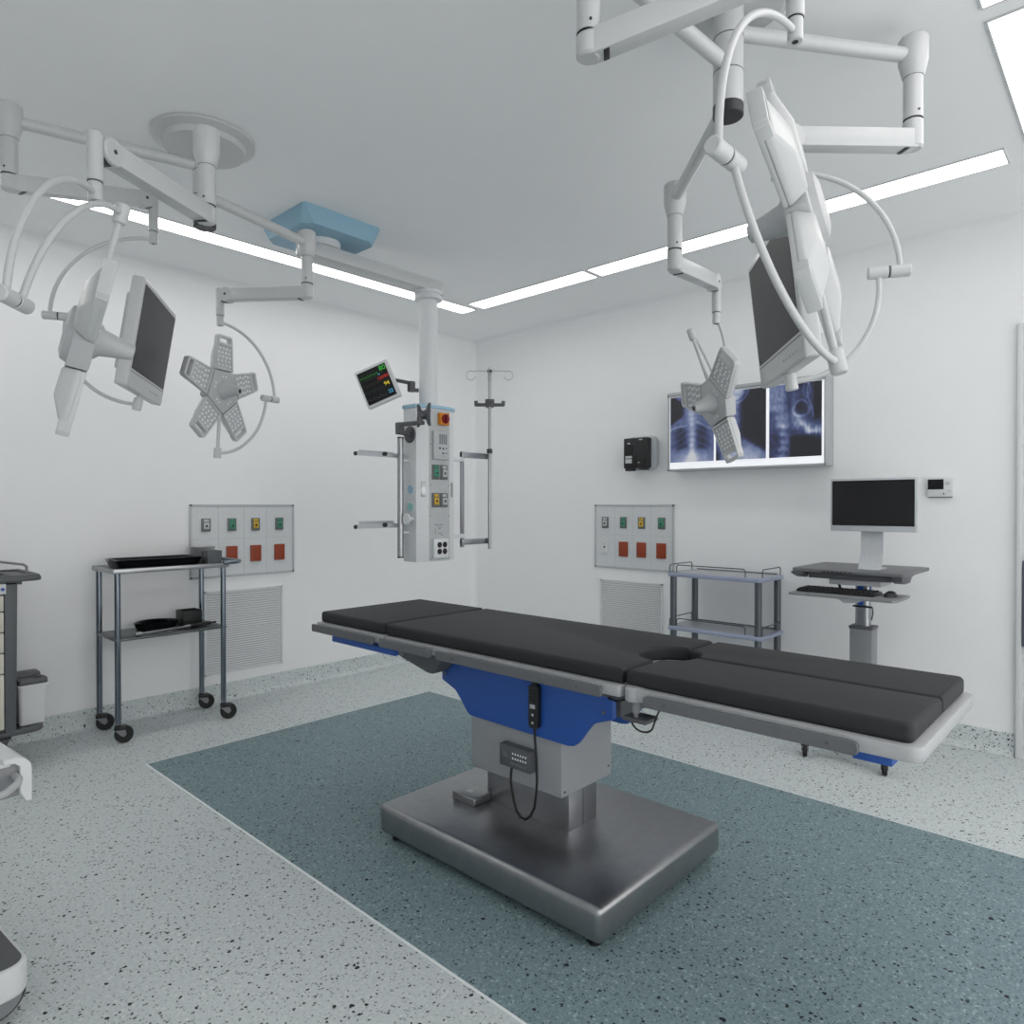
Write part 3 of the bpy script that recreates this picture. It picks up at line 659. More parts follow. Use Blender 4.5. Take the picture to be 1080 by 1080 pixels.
# patient monitor on its own arm from the column
r_, f_ = V((0.679, -0.734, 0)), V((0.734, 0.679, 0))
c = V((2.462, 3.376, 2.027)); ro = R(22.5)
nn = (-f_ * 0.97 + Z * 0.0 - r_ * 0.10).normalized(); hx_ = Z.cross(nn).normalized()
a = hx_ * cos(ro) + Z * sin(ro); bb = nn.cross(a)
PM = thing('patient_monitor', 'tilted patient monitor with coloured vital signs beside the pendant column', 'patient monitor', c)
one('housing', offwhite, PM, ('obox', c - nn * 0.022, (a, bb, nn), (0.107, 0.117, 0.022), 0.005, 3), ('obox', c - nn * 0.055, (a, bb, nn), (0.07, 0.075, 0.014), 0.006, 3))
scr = one('screen', screen_blk, PM, ('obox', c + nn * 0.0003 - a * 0.003, (a, bb, nn), (0.092, 0.101, 0.0008)))
def on(px, py): return c + a * (px - 0.003) + bb * py + nn * 0.0015
def trace(fn, y0, m, nm, xa=-0.086, xb=0.035, r=0.0007):
    b = MB(); b.tube([on(xa + (xb - xa) * k / 80, y0 + fn(k)) for k in range(81)], r, 5)
    lab(b.build('waveform', m, scr), nm)
trace(lambda k: (0.012 if k % 10 == 5 else (-0.003 if k % 10 == 6 else 0.0)), 0.060, m_green, 'green heart trace')
trace(lambda k: 0.006 * abs(sin(k * 0.32)) ** 2, 0.042, m_teal, 'dim teal trace')
trace(lambda k: 0.010 * abs(sin(k * 0.2)), 0.004, m_brown, 'dim amber trace')
trace(lambda k: 0.008 * sin(k * 0.3), -0.030, m_teal, 'dim teal trace')
trace(lambda k: 0.010 * max(0, sin(k * 0.25)), -0.078, m_gray, 'grey trace')
def text_part(s, size, pos, ex, ey, m, parent, nm, name='digits', thick=0.0004):
    cu = bpy.data.curves.new('digits', 'FONT'); cu.body = s; cu.size = size; cu.extrude = thick; cu.resolution_u = 3
    cu.align_x = 'CENTER'; cu.align_y = 'CENTER'; cu.offset = size * 0.012
    ob = bpy.data.objects.new('digits', cu); col.objects.link(ob)
    dg = bpy.context.evaluated_depsgraph_get()
    me = bpy.data.meshes.new_from_object(ob.evaluated_get(dg))
    bpy.data.objects.remove(ob); bpy.data.curves.remove(cu)
    ez = ex.cross(ey)
    M4 = Matrix((ex, ey, ez)).transposed().to_4x4(); M4.translation = pos
    me.transform(MW[parent.name].inverted() @ M4)
    me.materials.clear(); me.materials.append(m)
    o = bpy.data.objects.new(name, me); col.objects.link(o); o.parent = parent; MW[o.name] = MW[parent.name].copy()
    lab(o, nm)
    return o
text_part('80', 0.042, on(0.067, 0.078), a, bb, m_green, scr, 'large green number')
text_part('120/80', 0.026, on(0.052, 0.026), a, bb, m_red, scr, 'red blood pressure numbers')
text_part('97', 0.014, on(0.036, 0.049), a, bb, m_cyan, scr, 'small cyan number')
text_part('94', 0.034, on(0.060, -0.018), a, bb, m_yellow, scr, 'yellow number')
text_part('22', 0.030, on(0.066, -0.070), a, bb, m_cyan, scr, 'cyan number')
one('monitor_arm', dark_grey, PM, ('cyl', c - nn * 0.062, c - nn * 0.09, 0.02), ('tube', [c - nn * 0.08, V((2.575, 3.345, 2.062)), V((2.635, 3.292, 2.047))], 0.011, 10), ('box', (2.628, 3.265, 1.992), (2.664, 3.301, 2.056), 0.004), ('tube', [V((2.645, 3.283, 2.004)), V((2.6845, 3.263, 2.004))], 0.012, 10))
# IV pole
IV = thing('iv_pole', 'slim steel infusion pole with wire hooks right of the pendant', 'iv pole', (3.252, 3.24, 1.013))
ix, iy = 3.252, 3.224 - 0.010
one('pole', steel, IV, ('cyl', (ix, iy, 1.013), (ix, iy, 1.66), 0.0115), ('cyl', (ix, iy, 1.66), (ix, iy, 2.15), 0.0095), ('cyl', (ix, iy, 2.13), (ix, iy, 2.19), 0.012))
lab(one('collar', jointdark, IV, ('cyl', (ix, iy, 1.65), (ix, iy, 1.68), 0.019, None, 20, 0.003), ('cyl', (ix, iy, 2.185), (ix, iy, 2.205), 0.015, None, 16)), 'dark clamp collars')
tray_m = [('obox', V((ix, iy, 1.972)), (V((cos(t_), sin(t_), 0)), V((-sin(t_), cos(t_), 0)), Z), (0.10, 0.018, 0.010), 0.004) for t_ in (R(-45), R(45))]
tray_m += [('obox', V((ix + 0.09 * s * cos(t_), iy + 0.09 * s * sin(t_), 1.982)), (V((cos(t_), sin(t_), 0)), V((-sin(t_), cos(t_), 0)), Z), (0.012, 0.03, 0.014), 0.004) for t_ in (R(-45), R(45)) for s in (-1, 1)]
lab(one('bottle_holder', dark_grey, IV, *tray_m), 'dark cross-shaped bottle holder')
for k in range(4):
    t_ = R(-47 + 90 * k); dv = V((cos(t_), sin(t_), 0))
    pts = [V((ix, iy, 2.197)) + dv * s for s in (0.0, 0.05, 0.10)]
    cc = V((ix, iy, 2.197 - 0.03)) + dv * 0.125
    pts += [cc + dv * 0.03 * cos(R(an)) + Z * 0.03 * sin(R(an)) for an in range(130, -190, -20)]
    one('hook', steel, IV, ('tube', pts, 0.0022, 6))

# ------------------------------------------------------------------ wall fittings
def gas_panel(label, plane, flip, a0, grp='medical gas panels on the walls'):
    """plane 'y' = left wall, 'x' = right wall; a0 = coordinate of the panel's left end"""
    W_, z0, z1 = 0.735, 0.826, 1.311
    def bx(s0, s1, d0, d1, c0, c1, bv=0.0):
        if plane == 'y': return ('box', (a0 + s0, YW - d1, c0), (a0 + s1, YW - d0, c1), bv)
        return ('box', (XW - d1, a0 - s1, c0), (XW - d0, a0 - s0, c1), bv)
    loc = (a0 + W_ / 2, YW, z0) if plane == 'y' else (XW, a0 - W_ / 2, z0)
    t = thing('gas_panel', label, 'wall panel', loc, grp)
    if plane == 'x': W_ = 0.690
    k = W_ / 0.735
    one('back_plate', gaspanel, t, bx(0.006, W_ - 0.006, 0.0, 0.008, z0 + 0.006, z1 - 0.006))
    fr = one('frame', gasframe, t, bx(0, W_, 0, 0.012, z1 - 0.014, z1, 0.001), bx(0, W_, 0, 0.012, z0, z0 + 0.014, 0.001), bx(0, 0.014, 0, 0.012, z0, z1, 0.001), bx(W_ - 0.014, W_, 0, 0.012, z0, z1, 0.001))
    lab(one('corner_cap', jointdark, fr, *[bx(s, s + 0.012, 0.011, 0.0135, c, c + 0.010) for s in (0.002, W_ - 0.014) for c in (z0 + 0.002, z1 - 0.012)]), 'dark corner caps')
    seams = (0.188, 0.364, 0.525) if plane == 'y' else (0.186, 0.344, 0.500)
    one('seam', gasframe, t, *[bx(s - 0.001, s + 0.001, 0.007, 0.0088, z0 + 0.014, z1 - 0.014) for s in seams], bx(0.014, W_ - 0.014, 0.007, 0.0088, 1.081, 1.083))
    oc = ((0.104, gas_grey), (0.277, gas_green), (0.444, gas_yellow), (0.620, gas_green)) if plane == 'y' else ((0.100, gas_grey), (0.265, gas_green), (0.424, gas_yellow), (0.592, gas_green))
    nm = {id(gas_grey): 'grey gas outlet', id(gas_green): 'green gas outlet', id(gas_yellow): 'yellow gas outlet'}
    for s, m in oc:
        if plane == 'y': o = outlet(a0 + s - 0.03, a0 + s + 0.03, 1.132, 1.218, 0, YW - 0.008, m, t, axis='x')
        else: o = outlet(a0 - s - 0.029, a0 - s + 0.029, 1.132, 1.217, 0, XW - 0.008, m, t, axis='y')
        lab(o, nm[id(m)])
    rc = (0.276, 0.444, 0.620) if plane == 'y' else (0.266, 0.423, 0.590)
    for s in rc: lab(one('socket_cover', rust, t, bx(s - 0.038, s + 0.038, 0.008, 0.020, 0.920, 1.031, 0.003)), 'rust red socket cover')
    s = rc[0] - 0.17
    w_ = one('small_outlet', offwhite, t, bx(s - 0.03, s + 0.03, 0.008, 0.017, 0.938, 1.021, 0.003))
    one('port', jointdark, w_, bx(s - 0.008, s + 0.008, 0.0165, 0.018, 0.980, 0.992), bx(s - 0.012, s + 0.012, 0.0165, 0.0175, 1.006, 1.009))
    return t
gas_panel('grey gas panel on the left wall behind the steel instrument trolley', 'y', 0, 1.828)
gas_panel('grey gas panel on the right wall above the slatted vent and grey trolley', 'x', 0, 3.163)
def vent(label, plane, a0, W_, z0, z1):
    def bx(s0, s1, d0, d1, c0, c1, bv=0.0):
        if plane == 'y': return ('box', (a0 + s0, YW - d1, c0), (a0 + s1, YW - d0, c1), bv)
        return ('box', (XW - d1, a0 - s1, c0), (XW - d0, a0 - s0, c1), bv)
    loc = (a0 + W_ / 2, YW, z0) if plane == 'y' else (XW, a0 - W_ / 2, z0)
    t = thing('air_vent', label, 'air vent', loc, 'slatted air vents low on the walls')
    one('frame', ventm, t, bx(0, W_, 0, 0.014, z1 - 0.012, z1), bx(0, W_, 0, 0.014, z0, z0 + 0.012), bx(0, 0.012, 0, 0.014, z0, z1), bx(W_ - 0.012, W_, 0, 0.014, z0, z1))
    one('backing', ventdark, t, bx(0.01, W_ - 0.01, 0.0, 0.002, z0 + 0.01, z1 - 0.01))
    b = MB(); n = 34; h = (z1 - z0 - 0.024) / n
    for k in range(n):
        zc = z0 + 0.012 + h * (k + 0.5)
        sl = V((0, 0.0045, 0.0075)) if plane == 'y' else V((0.0045, 0, 0.0075))
        up = sl.normalized()
        if plane == 'y':
            b.obox((a0 + W_ / 2, YW - 0.0075, zc), (X, up, X.cross(up)), (W_ / 2 - 0.011, 0.0058, 0.0012))
        else:
            b.obox((XW - 0.0075, a0 - W_ / 2, zc), (Y, up, Y.cross(up)), (W_ / 2 - 0.011, 0.0058, 0.0012))
    b.build('louvre', ventm, t)
    return t
vent('slatted vent on the left wall below the gas panel', 'y', 1.92, 0.553, 0.182, 0.738)
vent('slatted vent on the right wall beside the grey two-shelf trolley', 'x', 3.110, 0.545, 0.182, 0.738)

# film viewer and films
FV = thing('film_viewer', 'wide wall light box with a grey housing on the right wall', 'light box', (XW, 1.923, 1.54))
xv_ = 4.238; y0_, y1_, z0_, z1_ = 1.397, 2.450, 1.541, 2.082
one('housing', viewer_grey, FV, ('box', (xv_ + 0.004, y0_, z0_), (XW - 0.002, y1_, z1_), 0.004))
one('frame', viewer_grey, FV, ('box', (xv_ - 0.004, y0_, z1_ - 0.034), (xv_ + 0.01, y1_, z1_), 0.003), ('box', (xv_ - 0.002, y0_, z0_), (xv_ + 0.01, y1_, z0_ + 0.014), 0.002),
    ('box', (xv_ - 0.002, y0_, z0_), (xv_ + 0.01, y0_ + 0.010, z1_), 0.002), ('box', (xv_ - 0.002, y1_ - 0.016, z0_), (xv_ + 0.01, y1_, z1_), 0.002))
one('film_clip', dark_grey, FV, ('box', (xv_ - 0.0055, y0_ + 0.01, z1_ - 0.022), (xv_ - 0.003, y1_ - 0.01, z1_ - 0.020)), ('box', (xv_ - 0.006, y1_ - 0.008, z1_ - 0.034), (xv_ - 0.003, y1_ - 0.001, z1_ - 0.012)))
one('glow_panel', viewbox_light, FV, ('box', (xv_ + 0.001, y0_ + 0.010, z0_ + 0.014), (xv_ + 0.006, y1_ - 0.016, z1_ - 0.034)))
fm = bpy.data.materials.new('x_ray_film'); fm.use_nodes = True
nt = fm.node_tree; at = nt.nodes.new('ShaderNodeVertexColor'); at.layer_name = 'film_tone'
bs = nt.nodes['Principled BSDF']; bs.inputs['Roughness'].default_value = 0.35; bs.inputs['Base Color'].default_value = (0.02, 0.02, 0.025, 1)
nt.links.new(at.outputs['Color'], bs.inputs['Emission Color']); bs.inputs['Emission Strength'].default_value = 0.60
def sm(x, a, b): 
    t = max(0.0, min(1.0, (x - a) / (b - a))); return t * t * (3 - 2 * t)
def g(x, m, s): return math.exp(-((x - m) / s) ** 2)
_h = {}
def nz2(u, v, s, seed=0):
    def hsh(i, j):
        k = (i, j, seed)
        if k not in _h: _h[k] = random.random()
        return _h[k]
    x, y = u * s, v * s; i, j = int(math.floor(x)), int(math.floor(y)); fx, fy = x - i, y - j
    fx = fx * fx * (3 - 2 * fx); fy = fy * fy * (3 - 2 * fy)
    return (hsh(i, j) * (1 - fx) + hsh(i + 1, j) * fx) * (1 - fy) + (hsh(i, j + 1) * (1 - fx) + hsh(i + 1, j + 1) * fx) * fy
def ramp(t):
    t = max(0, min(1, t))
    st = [(0.0, (24, 24, 26)), (0.18, (34, 36, 52)), (0.38, (62, 74, 122)), (0.62, (122, 138, 182)), (0.85, (196, 206, 232)), (1.0, (240, 243, 250))]
    for (a0, c0), (a1, c1) in zip(st, st[1:]):
        if t <= a1:
            k = (t - a0) / (a1 - a0); return rgb(tuple(p + (q_ - p) * k for p, q_ in zip(c0, c1)))
    return rgb(st[-1][1])
def chest(u, v):                      # u left to right, v bottom to top
    x = (u - 0.5)
    hw = 0.13 + 0.40 * sm(0.74 - v, 0, 0.24) + 0.20 * sm(v, 0.88, 1.0)
    neck = 1 - sm(abs(x), hw, hw + 0.13)
    t = 0.03 + 0.50 * neck
    if v < 0.64:
        lung = (g(x, -0.235, 0.15) + g(x, 0.235, 0.15)) * sm(v, 0.07 + 0.10 * g(abs(x), 0.2, 0.16), 0.24) * (1 - sm(v, 0.46, 0.62))
        rib = max(0.0, sin(v * 62 + 22 * (abs(x) - 0.10) + 3 * nz2(u, v, 5, 4)))
        t += lung * (-0.34 + 0.15 * rib)
    t += (0.34 + 0.10 * (1 - sm(v, 0.1, 0.5))) * g(x, 0.01 * sin(v * 5), 0.085) * (0.9 + 0.1 * sin(v * 80))
    t += 0.34 * (1 - sm(v, 0.02, 0.22)) * g(x, 0, 0.42)
    for s in (-1, 1): t += 0.11 * g(v - 0.60 + 0.22 * abs(x) - 0.02 * sin(x * 12), 0, 0.018) * sm(abs(x), 0.06, 0.14) * neck
    t += 0.14 * g(math.hypot(x * 0.9, (v - 1.10) * 1.1), 0.24, 0.025)
    return t + 0.10 * (nz2(u, v, 16) - 0.5) + 0.06 * (nz2(u, v, 34, 5) - 0.5)
def neckside(u, v):
    edge = 0.58 + 0.60 * sm(0.46 - v, 0, 0.46) ** 1.4 + 0.14 * sm(v, 0.82, 1.0)
    inside = 1 - sm(u, edge - 0.20, edge + 0.04)
    t = 0.02 + 0.50 * inside
    sp = 0.36 + 0.12 * (v - 0.4)
    t += 0.20 * g(u, sp, 0.11) * inside * (0.8 + 0.35 * sin(v * 58 + 1.5 * u))
    t -= 0.10 * g(u, sp + 0.17, 0.05) * inside
    t += 0.34 * (1 - sm(v, 0.0, 0.30)) * g(u, 0.60, 0.36)
    rr_ = math.hypot((u - 0.40) * 0.8, v - 1.03)
    t += 0.30 * g(rr_, 0.21, 0.016) + 0.20 * (1 - sm(rr_, 0.12, 0.21))
    t -= 0.40 * (1 - sm(u, 0.02, 0.14)) * (1 - sm(v, 0.06, 0.22))
    return t + 0.10 * (nz2(u, v, 15, 1) - 0.5) + 0.06 * (nz2(u, v, 36, 6) - 0.5)
def skull(u, v):
    t = 0.30 + 0.10 * (nz2(u, v, 6, 8) - 0.5)
    t += 0.34 * sm(v, 0.60, 0.68) * (1 - sm(u, 0.24, 0.40))                   # pale soft tissue, top left
    t += 0.50 * g(math.hypot((u - 0.24), (v - 0.52) * 1.4), 0.0, 0.16) * (0.7 + 0.5 * nz2(u, v, 14, 9))
    sp = 0.23 + 0.05 * sin(v * 4 + 0.4)
    t += 0.38 * g(u, sp, 0.10) * (1 - sm(v, 0.42, 0.50)) * (0.75 + 0.30 * sin(v * 60 + 4 * u) + 0.3 * (nz2(u, v, 22, 10) - 0.5))
    t -= 0.40 * sm(u, 0.38, 0.46) * (1 - sm(v, 0.25 + 0.04 * sin(u * 9), 0.34))
    jc = 0.44 - 0.40 * (u - 0.60) + 0.03 * sin(u * 14)
    jaw = g(v - jc, 0, 0.095) * sm(u, 0.40, 0.52)
    t += (0.44 + 0.36 * (nz2(u, v, 18, 11) - 0.5)) * jaw
    t += 0.16 * jaw * (0.5 + 0.5 * sin(u * 96 + 9 * v)) * sm(u, 0.62, 0.76)
    orb = math.hypot((u - 0.62) * (1 + 0.3 * sin(v * 9)), (v - 0.66) * 1.25)
    t += 0.22 * g(orb, 0.135, 0.022) * (0.6 + 0.8 * nz2(u, v, 12, 12)) - 0.12 * g(orb, 0.0, 0.11)
    t += 0.26 * g(math.hypot((u - 0.72) * 1.7, (v - 0.90)), 0.105, 0.018) * (0.5 + 0.9 * nz2(u, v, 11, 13))
    t += 0.24 * g(u, 0.79 - 0.06 * sin(v * 9), 0.018) * sm(v, 0.48, 0.58)
    t += 0.14 * g(u, 0.46 + 0.10 * (v - 0.7), 0.05) * sm(v, 0.5, 0.6)
    t -= 0.30 * sm(u, 0.83, 0.88) * sm(v, 0.46, 0.56) + 0.10 * sm(v, 0.90, 1.0) * sm(u, 0.4, 0.5)
    return t + 0.14 * (nz2(u, v, 20, 2) - 0.5) + 0.10 * (nz2(u, v, 40, 7) - 0.5)
def film(label, ya, yb, fn, NU=84, NV=116):
    za, zb = 1.599, 2.046
    me = bpy.data.meshes.new('x_ray_film')
    xs = xv_ - 0.0012
    vs = [(xs, ya + (yb - ya) * i / NU, za + (zb - za) * j / NV) for j in range(NV + 1) for i in range(NU + 1)]
    n = len(vs)
    base = len(vs); vs += [(xv_ - 0.0002, y, z) for y, z in ((ya, za), (yb, za), (yb, zb), (ya, zb))]
    fs = [(j * (NU + 1) + i, j * (NU + 1) + i + 1, (j + 1) * (NU + 1) + i + 1, (j + 1) * (NU + 1) + i) for j in range(NV) for i in range(NU)]
    fs.append((base + 3, base + 2, base + 1, base))
    me.from_pydata(vs, [], fs)
    ca = me.color_attributes.new('film_tone', 'FLOAT_COLOR', 'POINT')
    for j in range(NV + 1):
        for i in range(NU + 1): ca.data[j * (NU + 1) + i].color = ramp(fn(i / NU, j / NV))
    me.materials.append(fm)
    o = bpy.data.objects.new('x_ray_film', me); col.objects.link(o); MW[o.name] = Matrix.Identity(4)
    solo(o, label, 'x-ray film', 'x-ray films on the light box')
film('chest x-ray film, leftmost on the wall light box', 2.428, 2.106, chest)
film('neck x-ray film in the middle of the wall light box', 2.091, 1.756, neckside)
film('jaw and skull x-ray film, rightmost on the wall light box', 1.736, 1.420, skull)

# dispenser and door phone
D = thing('wall_dispenser', 'black dispenser on a pale back plate left of the film light box', 'dispenser', (XW, 2.72, 1.55))
bp_ = [(XW, y, z) for y, z in stad(2.598, 2.842, 1.562, 1.812, 0.05)]
one('back_plate', gas_grey, D, ('prism', bp_, (-0.05, 0, 0), 0.012, 3))
hs = one('housing', black_pl, D, ('prism', [(XW - 0.05, y, z) for y, z in stad(2.632, 2.832, 1.575, 1.795, 0.008)], (-0.06, 0, 0), 0.006, 3))
xd = XW - 0.110
one('panel', rubber, hs, ('box', (xd - 0.003, 2.752, 1.674), (xd + 0.002, 2.812, 1.742), 0.002), ('box', (xd - 0.006, 2.725, 1.578), (xd + 0.002, 2.822, 1.665), 0.003), ('box', (xd - 0.004, 2.640, 1.580), (xd + 0.002, 2.712, 1.650), 0.003))
one('nozzle', black_pl, hs, ('box', (xd - 0.002, 2.757, 1.556), (xd + 0.05, 2.818, 1.578), 0.004), ('box', (xd - 0.002, 2.642, 1.562), (xd + 0.05, 2.70, 1.578), 0.004))
lab(one('sticker', soap_lab, hs, ('box', (xd - 0.008, 2.757, 1.648), (xd - 0.005, 2.811, 1.664)), ('box', (xd - 0.008, 2.757, 1.612), (xd - 0.005, 2.811, 1.642)), ('box', (xd - 0.002, 2.775, 1.752), (xd + 0.001, 2.796, 1.761)), ('box', (xd - 0.0055, 2.690, 1.612), (xd - 0.003, 2.706, 1.618)), ('box', (xd - 0.0015, 2.672, 1.777), (xd + 0.001, 2.70, 1.783))), 'pale stickers and marks')
PH = thing('door_phone', 'small white intercom with a black display on the right wall', 'intercom', (XW, 0.836, 1.348))
hs = one('housing', offwhite, PH, ('box', (XW - 0.026, 0.774, 1.350), (XW - 0.0015, 0.899, 1.456), 0.004))
one('wall_mount', mid_grey, PH, ('box', (XW - 0.006, 0.78, 1.345), (XW - 0.0015, 0.893, 1.352)))
one('screen', screen_blk, PH, ('box', (XW - 0.0275, 0.818, 1.391), (XW - 0.025, 0.893, 1.446)))
lab(one('camera_dial', gas_grey, hs, ('cyl', (XW - 0.0255, 0.797, 1.424), (XW - 0.0285, 0.797, 1.424), 0.011, None, 20)), 'round grey dial')
lab(one('key', mid_grey, hs, ('cyl', (XW - 0.0255, 0.818, 1.366), (XW - 0.0275, 0.818, 1.366), 0.005, None, 14), ('box', (XW - 0.027, 0.786, 1.381), (XW - 0.0255, 0.797, 1.384)), ('box', (XW - 0.027, 0.802, 1.368), (XW - 0.0255, 0.805, 1.370))), 'tiny grey keys')

# ------------------------------------------------------------------ castors
def castor(parent, x, y, r, top, w=0.024, off=(0.028, 0.0), zf=0.0, fork=None):
    ox, oy = off; dv = V((ox, oy, 0)); L = dv.length; dv = dv.normalized() if L > 0 else X; sd = Z.cross(dv)
    c = V((x, y, zf + r)) + dv * L; tp_ = V((x, y, top))
    o = one('castor', black_pl, parent, ('obox', tp_ - Z * 0.008 + dv * L * 0.35, (dv, sd, Z), (r * 0.62, w * 0.9, 0.010), 0.003), ('cyl', tp_, tp_ + Z * 0.012, 0.012))
    one('fork', fork or dark_grey, o, *[('prism', [tp_ - Z * 0.012 - dv * r * 0.45 + sd * q_, tp_ - Z * 0.012 + dv * (L * 0.6 + r * 0.35) + sd * q_, c + dv * r * 0.30 + Z * r * 0.05 + sd * q_, c + dv * r * 0.05 - Z * r * 0.28 + sd * q_, c - dv * r * 0.28 - Z * r * 0.12 + sd * q_], sd * 0.003, 0) for q_ in (-w * 0.5 - 0.005, w * 0.5 + 0.002)])
    one('wheel', rubber, o, ('cyl', c - sd * w / 2, c + sd * w / 2, r, None, 28, 0.004))
    one('hub', mid_grey, o, ('cyl', c - sd * (w / 2 + 0.0055), c + sd * (w / 2 + 0.0055), r * 0.16, None, 14))
    return o

# ------------------------------------------------------------------ steel instrument trolley
S = thing('instrument_trolley', 'tall steel two-shelf instrument trolley on castors by the left wall', 'trolley', (1.58, 4.29, 0))
lx0, lx1, ly0, ly1 = 1.287, 1.872, 4.135, 4.447
one('top_shelf', steel_dark, S, ('box', (1.262, 4.112, 0.930), (1.900, 4.468, 0.952), 0.006))
one('top_rim', steel, S, ('box', (1.260, 4.108, 0.928), (1.900, 4.116, 0.955), 0.003), ('box', (1.260, 4.464, 0.928), (1.900, 4.472, 0.955), 0.003), ('box', (1.258, 4.108, 0.928), (1.266, 4.472, 0.955), 0.003))
one('lower_shelf', steel_dark, S, ('box', (1.272, 4.122, 0.556), (1.888, 4.460, 0.569), 0.003))
for x in (lx0, lx1):
    for y in (ly0, ly1):
        lg = one('leg', chrome, S, ('cyl', (x, y, 0.100), (x, y, 0.932), 0.0155, None, 24))
        castor(S, x, y, 0.047, 0.092, 0.026, (0.026, -0.010), fork=mid_grey)
b = MB()
hpts = [V((1.865, 4.113, 0.955))] + [V((1.915 + 0.075 * sin(R(an)), 4.113 + 0.075 - 0.075 * cos(R(an)), 0.957)) for an in range(0, 91, 15)] + [V((1.915 + 0.075 * cos(R(an)), 4.393 + 0.075 * sin(R(an)), 0.957)) for an in range(0, 91, 15)] + [V((1.865, 4.468, 0.955))]
b.tube(hpts, 0.0135, 14); b.build('push_handle', chrome, S)
def tray(name, label, x0, x1, y0, y1, z, h, m, flare=0.015, r=0.03, rim=0.006):
    """open tray with flared sides"""
    b = MB(); rows = []
    for ins, zz in ((flare, z), (0, z + h), (rim, z + h), (flare + 0.004, z + 0.004)):
        rows.append([b.bm.verts.new((x, y, zz)) for x, y in rrect(x0 + ins, x1 - ins, y0 + ins, y1 - ins, r)])
    n = len(rows[0])
    for A, B in zip(rows, rows[1:]):
        for k in range(n): b.bm.faces.new((A[k], A[(k + 1) % n], B[(k + 1) % n], B[k]))
    b.bm.faces.new(rows[0][::-1]); b.bm.faces.new(rows[-1])
    bmesh.ops.recalc_face_normals(b.bm, faces=list(b.bm.faces))
    return solo(b.build(name, m, None), label, name.split('_')[-1])
tray('instrument_tray', 'long shallow black tray on the top shelf of the steel trolley', 1.295, 1.770, 4.165, 4.40, 0.9535, 0.045, black_gloss, 0.018, 0.03, 0.010)
b = MB(); b.lathe((1.852, 4.385, 0.9535), [(0.055, 0), (0.070, 0.03), (0.076, 0.088), (0.078, 0.090), (0.072, 0.088), (0.066, 0.03), (0.05, 0.006)], (0, 0, 1), 36)
solo(b.build('steel_bowl', mat('satin_steel', (190, 191, 193), 0.42, metal=0.6), None), 'round steel bowl at the back of the top trolley shelf', 'bowl')
def open_box(name, label, x0, x1, y0, y1, z, h, m):
    return tray(name, label, x0, x1, y0, y1, z, h, m, 0.001, 0.003, 0.004)
open_box('square_cup', 'dark grey square cup beside the black tray on the trolley', 1.785, 1.873, 4.150, 4.238, 0.9535, 0.074, charcoal)
open_box('storage_box', 'black square box on the lower shelf of the steel trolley', 1.70, 1.815, 4.30, 4.415, 0.5695, 0.088, black_pl)
# kidney dish
b = MB(); rows = []
kp = []
for k in range(40):
    an = 2 * pi * k / 40; xk, yk = 0.125 * cos(an), 0.062 * sin(an)
    yk += -0.055 * (1 - (xk / 0.125) ** 2) * -1 if yk > 0 else 0.030 * (1 - (xk / 0.125) ** 2)
    kp.append((1.565 + xk, 4.345 + yk))
cx_, cy_ = 1.565, 4.375
for sc_, zz in ((0.86, 0.5697), (1.0, 0.606), (1.03, 0.610), (0.95, 0.606), (0.80, 0.575)):
    rows.append([b.bm.verts.new((cx_ + (x - cx_) * sc_, cy_ + (y - cy_) * sc_, zz)) for x, y in kp])
for A, B in zip(rows, rows[1:]):
    for k in range(40): b.bm.faces.new((A[k], A[(k + 1) % 40], B[(k + 1) % 40], B[k]))
b.bm.faces.new(rows[0][::-1]); b.bm.faces.new(rows[-1]); bmesh.ops.recalc_face_normals(b.bm, faces=list(b.bm.faces))
solo(b.build('kidney_dish', black_gloss, None), 'black kidney dish on the lower shelf of the steel trolley', 'dish')
I = thing('long_instrument', 'slim metal rod instrument lying along the front of the lower trolley shelf', 'instrument', (1.60, 4.19, 0.57))
p0, p1 = V((1.375, 4.138, 0.5825)), V((1.872, 4.238, 0.5825)); dv = (p1 - p0).normalized()
one('shaft', steel, I, ('cyl', p0 + dv * 0.03, p0 + dv * 0.33, 0.006), ('cyl', p0, p0 + dv * 0.035, 0.0125, None, 16, 0.002), ('cyl', p0 + dv * 0.30, p0 + dv * 0.335, 0.0105, None, 16, 0.002))
lab(one('grip', black_pl, I, ('cyl', p0 + dv * 0.335, p0 + dv * 0.47, 0.0115, None, 16, 0.002), ('cyl', p0 + dv * 0.47, p1, 0.006)), 'black grip of the instrument')

# ------------------------------------------------------------------ drawer cart at the left edge
Cc = thing('drawer_cart', 'grey medical drawer cart with cream drawers at the left edge', 'cart', (0.55, 4.2, 0))
yf = 4.02
one('side_post', charcoal, Cc, ('prism', [(0.758, yf, 0.20), (0.804, yf, 0.20), (0.812, yf, 0.935), (0.758, yf, 0.935)], (0, 0.40, 0), 0.006, 2))
one('side_post', charcoal, Cc, ('box', (0.20, yf, 0.20), (0.25, yf + 0.40, 0.935), 0.006))
one('cabinet', charcoal, Cc, ('box', (0.25, yf + 0.02, 0.20), (0.76, yf + 0.40, 0.93)))
zz = 0.225
for h in (0.27, 0.10, 0.10, 0.10, 0.08):
    dr = one('drawer', beige, Cc, ('box', (0.255, yf - 0.002, zz), (0.756, yf + 0.03, zz + h - 0.006), 0.004))
    one('handle', charcoal, dr, ('box', (0.40, yf - 0.016, zz + h - 0.035), (0.60, yf - 0.001, zz + h - 0.022), 0.003)); zz += h
dr = one('lock_panel', offwhite, Cc, ('box', (0.255, yf - 0.002, 0.876), (0.766, yf + 0.03, 0.925), 0.003))
